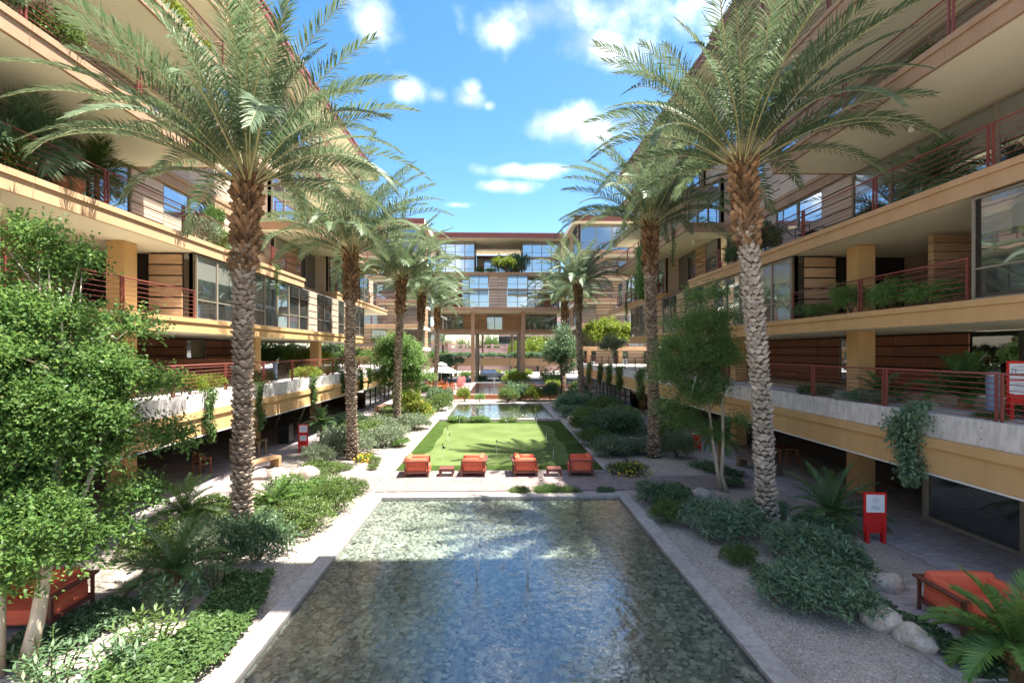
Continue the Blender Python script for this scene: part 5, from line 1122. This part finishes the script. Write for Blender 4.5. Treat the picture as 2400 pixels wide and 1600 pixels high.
sign('red notice board with two papers beside the left pygmy palm', -9.65, 25.0, 0, R(4), [(-.17, .2, 1.02, 1.36), (-.15, .16, .60, .86)], 1.42, .48, .34)
sign('red notice board at the right edge up on the podium', 12.12, 11.35, 3.42, R(-8), [(-.21, .21, .92, 1.30), (-.21, .21, .58, .89)], 1.36, .5, .34, False, '71')

def bench(label, x, y, rz, L=1.9, mat='bench_wood', z=.04):
    t = thing('bench', label, 'bench', (x, y, z), rz)
    for i in range(5): MB().box(-L/2, L/2, -.23+.092*i+.003, -.23+.092*(i+1)-.003, .36, .45).build('slat', mat, t)
    for sx in (-1, 1): MB().prism([(sx*L/2, -.23), (sx*(L/2-.16), -.23), (sx*(L/2-.16), .23), (sx*L/2, .23)], 0, .358).build('leg', mat, t)
bench('pale wooden bench on the left walkway', -9.95, 21.2, R(72)); bench('wooden bench far along the left walkway', -9.75, 42.3, R(75), 1.8); bench('dark wooden bench on the right walkway', 10.85, 20.6, R(112), 1.9, 'bench_dark')

def boulder(label, x, y, r, sx, sy, sz, seed, rz=0):
    q = np.random.default_rng(seed); nu, nv = 16, 9; V = []; F = []
    for j in range(nv+1):
        for i in range(nu):
            th = 2*np.pi*i/nu; ph = np.pi*(j/nv-.5); d = np.array([np.cos(th)*np.cos(ph), np.sin(th)*np.cos(ph), np.sin(ph)]); V.append(d)
    V = np.array(V); k = lump(V, seed, 8, .16)[:, None]; V = V*k*np.array([sx, sy, sz])*r
    for j in range(nv):
        for i in range(nu): F.append((j*nu+i, j*nu+(i+1) % nu, (j+1)*nu+(i+1) % nu, (j+1)*nu+i))
    o = link('boulder', np_mesh('boulder', V, F, 'boulder', True), None, (x, y, sz*r*.45), rz); tag(o, label, 'boulder', 'garden boulders')
for a in (('grey boulder left of the right ivy strip, farther of two', 7.0, 8.9, .34, 1.05, .75, .7, 1, -.4), ('grey boulder left of the right ivy strip, nearer of two', 7.1, 8.35, .30, .85, 1.1, .7, 2, .2), ('brown boulder behind the right junipers', 8.1, 10.35, .35, 1, .8, .7, 3), ('boulder at the right corner of the far pool', 5.35, 34.4, .55, 1, .8, .8, 4), ('pale slab boulder left of the second right palm', 6.9, 26.0, .6, 1.3, .7, .6, 5, .5),
          ('brown boulder on the left gravel by the bench', -9.3, 19.9, .38, 1.1, .8, .7, 6), ('boulder in the left pair by the low bush', -7.9, 20.2, .36, 1, .8, .75, 7), ('larger boulder in the left pair by the low bush', -7.45, 19.95, .42, 1.1, .8, .7, 8), ('boulder beside the sago behind the nearest left trunk', -6.2, 15.0, .35, 1, .8, .8, 9), ('boulder below the left sage bushes', -6.0, 24.8, .36, 1.2, .8, .45, 10), ('flat boulder by the airy tree base', 7.0, 17.2, .34, 1.2, .8, .5, 11), ('boulder on the right podium bed', 13.4, 12.0, .4, 1.2, .9, .6, 12)):
    boulder(*a)
    if 'podium' in a[0]: bpy.data.objects[-1] if False else None
for o in COL.objects:
    if o.get('label') == 'boulder on the right podium bed': o.location.z = 3.55

# loose gravel stones near the viewer
q = np.random.default_rng(9)
def gravel(label, x0, x1, y0, y1, n, r):
    P = np.stack([q.uniform(x0, x1, n), q.uniform(y0, y1, n)], 1); base = np.array([(1, 0, 0), (0, 1, 0), (-1, 0, 0), (0, -1, 0), (.1, .1, .8)]); F0 = np.array([(0, 1, 4), (1, 2, 4), (2, 3, 4), (3, 0, 4)])
    s_ = r*q.uniform(.5, 1.4, (n, 1, 1))*np.stack([np.ones(n), q.uniform(.6, 1, n), q.uniform(.5, 1, n)], 1)[:, None, :]; V = base[None]*s_; a = q.uniform(0, 6.28, n); c, s2 = np.cos(a)[:, None], np.sin(a)[:, None]
    V = np.stack([V[..., 0]*c-V[..., 1]*s2+P[:, :1], V[..., 0]*s2+V[..., 1]*c+P[:, 1:], V[..., 2]+.001], -1).reshape(-1, 3); F = (F0[None]+(np.arange(n)*5)[:, None, None]).reshape(-1, 3)
    o = link('gravel', np_mesh('gravel', V, F, 'gravel_stone')); tag(o, label, 'gravel', kind='stuff')
gravel('loose grey gravel of the right bed', 4.48, 10.05, 6.6, 17.8, 26000, .017); gravel('loose gravel of the left bed', -10.05, -4.3, 6.8, 17.8, 20000, .017)
gravel('loose gravel beside the turf', 4.56, 9.8, 19.95, 28, 12000, .022); gravel('loose pale gravel left of the turf', -9.8, -4.45, 19.95, 28, 12000, .022); gravel('gravel strip before the patio', -4.2, 4.4, 17.12, 17.88, 3500, .017)

for i, (x, y, lb) in enumerate(((-6.35, 22.6, 'left bed'), (5.6, 21.6, 'right bed'))):
    t = thing('garden_spotlight', 'small black garden spotlight in the %s' % lb, 'spotlight', (x, y, 0)); MB().tube([(0, 0, 0), (0, 0, .2)], .015, 6).build('stake', 'black', t); MB().tube([(0, .02, .22), (-.08, -.04, .34)], [.045, .06], 10).build('lamp_head', 'black', t)

# podium things
t = thing('bollard', 'blue grey bollard light behind the right podium railing', 'bollard', (11.5, 11.35, 3.42)); MB().lathe([(.24, 0), (.24, .05)], n=18).build('footing', 'concrete', t); MB().lathe([(.125, .05), (.125, 1.02)], n=18).build('post', 'bollard_blue', t, False); MB().lathe([(.128, 1.022), (.128, 1.10)], n=18).build('cap', 'steel', t)
t = thing('bollard', 'pale bollard light behind the left podium railing', 'bollard', (-11.6, 26.3, 3.42)); MB().lathe([(.2, 0), (.2, .05)], n=18).build('footing', 'concrete', t); MB().lathe([(.11, .05), (.11, 1.0)], n=18).build('post', 'bollard_blue', t); MB().lathe([(.112, 1.002), (.112, 1.06)], n=18).build('cap', 'steel', t)
t = thing('planter_barrel', 'pale barrel planter on the far right second floor balcony', 'planter', (11.95, 38.0, 9.26)); MB().lathe([(.26, 0), (.32, .3), (.28, .65)], n=16).build('barrel', 'white', t, False)
for z_ in (.15, .45): MB().lathe([(.325, z_), (.33, z_+.05)], n=16).build('hoop', 'fabric_tan', t)
link('plant', cached(('shm', 'sage', 0), lambda: shrub_mesh('sage', 0)), t, (0, 0, .6), 0, (.42, .42, .4))
t = thing('lounge_chair', 'dark lounge chair on the right second floor balcony', 'lounge chair', (12.1, 19.4, 9.26), R(95))
for sy in (-.3, .3):
    MB().tube([(-.7, sy, .32), (.3, sy, .32), (.85, sy, .75)], .02, 6).build('side_rail', 'black', t); MB().tube([(-.6, sy, 0), (-.6, sy, .55), (.2, sy, .55), (.2, sy, 0)], .018, 6).build('leg_frame', 'black', t)
for i in range(9): MB().box(-.7+.11*i, -.63+.11*i, -.29, .29, .325, .345).build('slat', 'black', t)
t = thing('terracotta_pot', 'brown clay pot behind the left second floor railing', 'pot', (-12.1, 14.4, 9.26)); MB().lathe([(.22, 0), (.36, .35), (.40, .55), (.34, .6)], n=16).build('pot', 'terracotta', t); link('plant', cached(('shm', 'dark', 1), lambda: shrub_mesh('dark', 1)), t, (0, 0, .5), 0, (.5, .5, .5))

# under the left podium
t = thing('litter_bin', 'black litter bin under the left podium', 'bin', (-11.6, 27.6, .04)); MB().box(-.3, .3, -.3, .3, .05, .95).build('body', 'black', t); MB().box(-.33, .33, -.33, .33, .95, 1.02).build('lid', 'black', t)
def wood_chair(label, x, y, rz, z=.04, mat='bench_wood', group=None, sc=1.0):
    t = thing('wooden_chair', label, 'chair', (x, y, z), rz, group)
    def pt(n_, m): o = m.build(n_, mat, t); o.scale = (sc, sc, sc)
    pt('seat', MB().box(-.24, .24, -.24, .24, .42, .46))
    for sx in (-1, 1):
        pt('leg', MB().box(sx*.22-.025, sx*.22+.025, -.24, -.19, 0, .65)); pt('leg', MB().box(sx*.22-.025, sx*.22+.025, .19, .24, 0, .92)); pt('armrest', MB().box(sx*.22-.035, sx*.22+.035, -.25, .19, .652, .68))
    for i in range(3): pt('back_slat', MB().box(-.193, .193, .2, .23, .56+.12*i, .64+.12*i))
def wood_table(label, x, y, w, d, z=.04, mat='bench_wood', h=.74):
    t = thing('wooden_table', label, 'table', (x, y, z))
    n = max(3, int(w/.2))
    for i in range(n): MB().box(-w/2+w/n*i+.004, -w/2+w/n*(i+1)-.004, -d/2, d/2, h-.04, h).build('plank', mat, t)
    for sx in (-1, 1):
        for sy in (-1, 1): MB().box(sx*(w/2-.06)-.035, sx*(w/2-.06)+.035, sy*(d/2-.06)-.035, sy*(d/2-.06)+.035, 0, h-.042).build('leg', mat, t)
wood_chair('brown wooden chair under the left podium by the column', -12.4, 24.0, R(200)); wood_table('brown wooden table under the left podium', -11.6, 24.2, .8, .8)
wood_chair('brown wooden chair under the left podium behind the nearest trunk', -12.0, 20.6, R(150), mat='wood_red'); wood_table('brown wooden table under the right podium by the column', 12.6, 21.8, .9, .9, mat='wood_red')
# ground level shop glass under the right podium, and stairs at the left
t = thing('shopfront', 'dark ground floor glazing under the right podium', 'window')
for y in (3.4, 6.2, 9.0, 11.8, 14.6):
    fr = MB().box(12.7, 12.85, y-.07, y+.07, .12, 3.01).build('mullion', 'frame', t)
for y in (3.4, 6.2, 9.0, 11.8): MB().box(12.77, 12.79, y+.07, y+2.73, .12, 3.01).build('pane', 'glass_low', t)
MB().box(12.69, 12.87, 3.3, 14.7, .03, .12).build('sill', 'frame', t); MB().box(12.8, 16, 14.55, 14.6, .03, 3.01).build('pane', 'glass_low', t)
for s in (-1, 1):
    t = thing('shopfront', 'dark far ground floor glazing under the %s podium' % side_name[s], 'window')
    for i in range(9):
        y = 44+1.9*i; MB().box(s*11.6, s*11.75, y-.06, y+.06, .12, 3.01).build('mullion', 'frame_dark', t); MB().box(s*11.66, s*11.68, y+.06, y+1.84, .12, 3.01).build('pane', 'glass_low', t)
    MB().box(s*11.58, s*11.78, 43.9, 61.2, .03, .12).build('sill', 'frame', t)
t = thing('staircase', 'dark open staircase under the left podium', 'stairs')
for i in range(12): MB().box(-14.5, -13.2, 33+.3*i, 33.28+.3*i, .25*i+.18, .25*i+.23).build('tread', 'frame_dark', t)
for x in (-14.55, -13.15): MB().add([(x-.03, 33, 0), (x+.03, 33, 0), (x+.03, 36.6, 3.0), (x-.03, 36.6, 3.0), (x-.03, 33, .25), (x+.03, 33, .25), (x+.03, 36.6, 3.25), (x-.03, 36.6, 3.25)], [(0, 1, 2, 3), (4, 5, 6, 7), (0, 1, 5, 4), (2, 3, 7, 6), (0, 3, 7, 4), (1, 2, 6, 5)]).build('stringer', 'frame', t)

# ================================================================== DINING TERRACE AND BEYOND THE BRIDGE
t = thing('parasol', 'white square two tier parasol on the dining terrace', 'parasol', (-7.0, 61.5, .35))
def tier(h, z0, z1, k): return MB().add([(-h, -h, z0), (0, -h, z0+.08), (h, -h, z0), (h, 0, z0+.08), (h, h, z0), (0, h, z0+.08), (-h, h, z0), (-h, 0, z0+.08)]+[(-k, -k, z1), (k, -k, z1), (k, k, z1), (-k, k, z1)], [(0, 1, 9, 8), (1, 2, 9), (2, 3, 10, 9), (3, 4, 10), (4, 5, 11, 10), (5, 6, 11), (6, 7, 8, 11), (7, 0, 8), (8, 9, 10, 11)])
tier(1.9, 2.1, 3.0, .3).build('canopy', 'fabric_white', t); tier(.7, 3.0, 3.35, .06).build('vent_canopy', 'fabric_white', t); MB().tube([(0, 0, 0), (0, 0, 3.3)], .035, 8).build('pole', 'white', t)
for sx in (-1, 1):
    for sy in (-1, 1): MB().tube([(0, 0, 2.9), (sx*1.85, sy*1.85, 2.12)], .012, 5).build('rib', 'white', t)
for i, (x, y, lb) in enumerate(((-6.6, 57.5, 'front'), (-6.2, 61.0, 'under the parasol'), (-7.9, 64.5, 'back'))):
    wood_table('orange wooden table on the dining terrace, %s' % lb, x, y, 1.3, 1.0, .35, 'orange_wood')
    for j, (dx, dy, rz, w_) in enumerate(((-.5, -.85, 180, 'near left'), (.5, -.85, 180, 'near right'), (-.5, .85, 0, 'far left'), (.5, .85, 0, 'far right'), (1.05, 0, -90, 'right end'), (-1.05, 0, 90, 'left end'))):
        wood_chair('orange wooden chair at the %s of the %s terrace table' % (w_, lb if i != 1 else 'middle'), x+dx, y+dy, R(rz), .35, 'orange_wood', 'dining terrace chairs')
t = thing('cafe_sign', 'small red framed white sign by the dining terrace', 'sign', (-9.0, 60, .35)); MB().box(-.3, .3, -.03, .03, .5, 1.4).build('frame', 'sign_red', t); MB().box(-.24, .24, -.045, -.031, .56, 1.34).build('paper', 'paper', t); MB().box(-.25, -.2, -.02, .02, 0, .5).build('leg', 'sign_red', t); MB().box(.2, .25, -.02, .02, 0, .5).build('leg', 'sign_red', t)
fountain(-.6, 71.2, 'distant fountain jets in the terrace basin', 7, 1.6)

struct(MB().box(-60, 60, 84, 97, 0, .02).build('driveway', 'asphalt'), 'asphalt driveway beyond the bridge'); struct(MB().box(4.5, 40, 97.05, 112, 0, .03).build('forecourt', 'light_paving'), 'pale paved forecourt beyond the bridge')
t = thing('parked_car', 'silver parked sport utility car under the bridge', 'car', (-1.0, 89.5, .02))
prof = [(-2.2, .35), (-2.25, .8), (-2.1, 1.05), (-1.95, 1.68), (-1.6, 1.78), (.3, 1.76), (.95, 1.15), (1.95, 1.02), (2.2, .85), (2.25, .4), (1.9, .32), (-1.9, .32)]
m = MB(); n = len(prof)
for yy, k in ((-.9, 1), (.9, 1)): m.v += [(x, yy*(1 if z < 1.2 else .84), z) for x, z in prof]
m.f += [tuple(range(n)), tuple(reversed(range(n, 2*n)))]+[(i, n+i, n+(i+1) % n, (i+1) % n) for i in range(n)]
m.build('body', 'car_paint', t)
for (x0, x1, x2, x3) in ((-1.85, -1.05, -1.05, -1.68), (-.98, -.12, -.12, -.98), (-.05, .72, .22, -.05)):
    MB().add([(x0, -.905, 1.16), (x1, -.905, 1.16), (x2, -.80, 1.62), (x3, -.80, 1.62)], [(0, 1, 2, 3)]).build('side_window', 'glass_low', t); MB().add([(x0, .905, 1.16), (x1, .905, 1.16), (x2, .80, 1.62), (x3, .80, 1.62)], [(3, 2, 1, 0)]).build('side_window', 'glass_low', t)
for wx in (-1.4, 1.4):
    for wy in (-.86, .86):
        wh = MB().tube([(wx, wy-.11, .36), (wx, wy+.11, .36)], .36, 18).build('wheel', 'tyre', t); sg = -1 if wy < 0 else 1; MB().tube([(wx, wy+sg*.1, .36), (wx, wy+sg*.125, .36)], .22, 12).build('rim', 'steel', wh)
for sy in (-1, 1): MB().box(-2.27, -2.15, sy*.8-.08, sy*.8+.08, .85, 1.15).build('tail_light', 'tail_red', t); MB().box(2.1, 2.23, sy*.7-.14, sy*.7+.14, .7, .82).build('headlight', 'white', t)
for i, (x, y) in enumerate(((-3.1, 86.5), (1.9, 86.5), (7.3, 88.5), (-8.0, 86))):
    t = thing('street_lamp', 'grey street lamp with flat head beyond the bridge, %s' % ('left of the car', 'right of the car', 'beside the pale forecourt', 'far left')[i], 'street lamp', (x, y, 0), 0, 'street lamps')
    MB().tube([(0, 0, 0), (0, 0, 4.1)], .06, 8).build('pole', 'steel', t); MB().lathe([(.12, 4.1), (.42, 4.25), (.42, 4.3), (.1, 4.36)], n=14).build('lamp_head', 'steel', t)
t = thing('elevated_walkway', 'dark planted walkway crossing behind the bridge', 'walkway'); MB().box(-40, 40, 98, 101, 2.2, 3.6).build('beam', 'brown', t); MB().box(-40, 40, 98.1, 100.9, 3.6, 3.7).build('planter_bed', 'bark_dark', t)
for x in (-30, -18, -8.5, 8.5, 18, 30): MB().box(x-.3, x+.3, 99.2, 99.8, 0, 2.2).build('column', 'brown', t)
for i, x in enumerate((-11, -8.5, -6, -3.6, -1.2, 1.2, 3.6, 6, 8.5, 11)): shrub('dark bush on the elevated walkway, number %s from the left' % ('one', 'two', 'three', 'four', 'five', 'six', 'seven', 'eight', 'nine', 'ten')[i], 'dark', x, 99.5, 1.5, rnd.uniform(1.0, 1.6), 3.65, group='bushes on the walkway')
t = thing('parking_structure', 'pink balustraded parking deck behind the bridge', 'building'); MB().box(-13, 30, 130, 132, 0, 4.6).build('wall', 'pink_wall', t); MB().box(-13, 30, 129.6, 130, 4.7, 5.1).build('ledge', 'pink_wall', t); MB().box(-13, 30, 129.85, 131, 5.1, 5.9).build('parapet', 'pink_wall', t); MB().box(-13, 30, 129.7, 130.2, 6.5, 6.75).build('top_rail', 'pink_wall', t)
for i in range(12): MB().box(-13+3.7*i, -12.4+3.7*i, 129.65, 130.15, 5.9, 7.0).build('pier', 'pink_wall', t); MB().box(-10.9+3.7*i, -10.5+3.7*i, 129.8, 130.1, 5.9, 6.5).build('baluster', 'pink_wall', t)
E = thing('office_building', 'grey glazed building in the distance behind the parking deck', 'building')
for k, (z0, z1) in enumerate(((0, 6.5), (9.6, 11.0), (13.8, 15.2))): MB().box(0, 40, 149.5, 170, z0, z1).build('floor_band', 'pink_wall', E)
front(E, 0, 40, 150, 6.5, 9.6, 'TTTTTTTTTTTTTT', glass='glass_low', frame='frame_dark'); front(E, 0, 40, 150, 11, 13.8, 'TTTTTTTTTTTTTT', glass='glass_low', frame='frame_dark')
E = thing('distant_building', 'pinkish building in the distance at the left under the bridge', 'building'); MB().box(-45, -15, 140, 160, 0, 7.2).build('wall', 'pink_wall', E); MB().box(-45, -13.2, 139.5, 160, 7.2, 8.0).build('ledge', 'brown', E); front(E, -45, -15, 140.2, 8.0, 11.0, 'TTTTTTTTTT', glass='glass_low'); MB().box(-45, -14.5, 139.5, 160, 11.0, 12.0).build('roof', 'brown', E)
def far_palm(label, x, y, h, n, seed, L=1.0):
    q = random.Random(seed); t = thing('fan_palm', label, 'palm tree', (x, y, 0)); MB().tube([(0, 0, 0), (.1, 0, h*.5), (0, 0, h)], [.32, .24, .3], 10).build('trunk', 'trunk_core', t)
    for i in range(n):
        o = link('frond', FR[1][min(17, int(i/n*18))], t, (0, 0, h), i*2.4, L*q.uniform(.45, .6)); 
far_palm('distant palm trunk left of centre beyond the bridge', -3.6, 112, 10.5, 24, 1); far_palm('distant palm trunk right of centre beyond the bridge', 3.0, 113, 10.5, 24, 2); far_palm('sunlit shorter palm beyond the bridge at the left', -12.2, 110, 6.4, 28, 3, 1.4)
for i, (x, y, r, h, k, lb) in enumerate(((-9, 141, 3.5, 9, 'mid', 'left of the gap'), (-4, 150, 3.0, 9.5, 'mid', 'in the middle of the gap'), (-1.5, 143, 2.4, 10.5, 'tree', 'by the grey building'), (10, 126, 5, 8.5, 'bright', 'right of the columns'), (4.5, 127, 2.6, 7.4, 'bright', 'before the grey building'), (-14, 118, 3, 6, 'tree', 'far left'), (16, 118, 4, 7, 'mid', 'far right'))):
    shrub('distant rounded tree beyond the bridge, %s' % lb, k, x, y, r, h, cat='tree', name='distant_tree')
for i, (x, y, r, h, k, lb) in enumerate(((-6, 93.5, 2.0, 1.5, 'tree', 'left of the car'), (2.8, 94.5, 2.2, 1.8, 'tree', 'right of the car'), (-1, 96, 2.4, 1.7, 'bright', 'behind the car'), (-9.5, 80, 2.2, 2.0, 'dark', 'dark, left under the bridge'), (8.5, 80, 2.0, 1.6, 'dark', 'dark, right under the bridge'), (-2.9, 82, 1.1, 1.2, 'dark', 'at the left column foot'), (5.2, 95, 1.6, 1.6, 'bright', 'beside the forecourt'))):
    shrub('driveway shrub beyond the bridge, %s' % lb, k, x, y, r, h)
bl = blobs_in((0, 0, 3.3), (3.2, 1.6, .9), 20, (.6, 1.0), 19)
tree('leafy_tree', 'flat crowned dark blue green tree left of the bridge columns', -7.6, 79, [([(0, 0, 0), (.2, 0, 1.4), (0, 0, 2.6)], .12, .05)], bl, 9000, .25, .12, 'leaf_blue', 'bark_dark', 47)
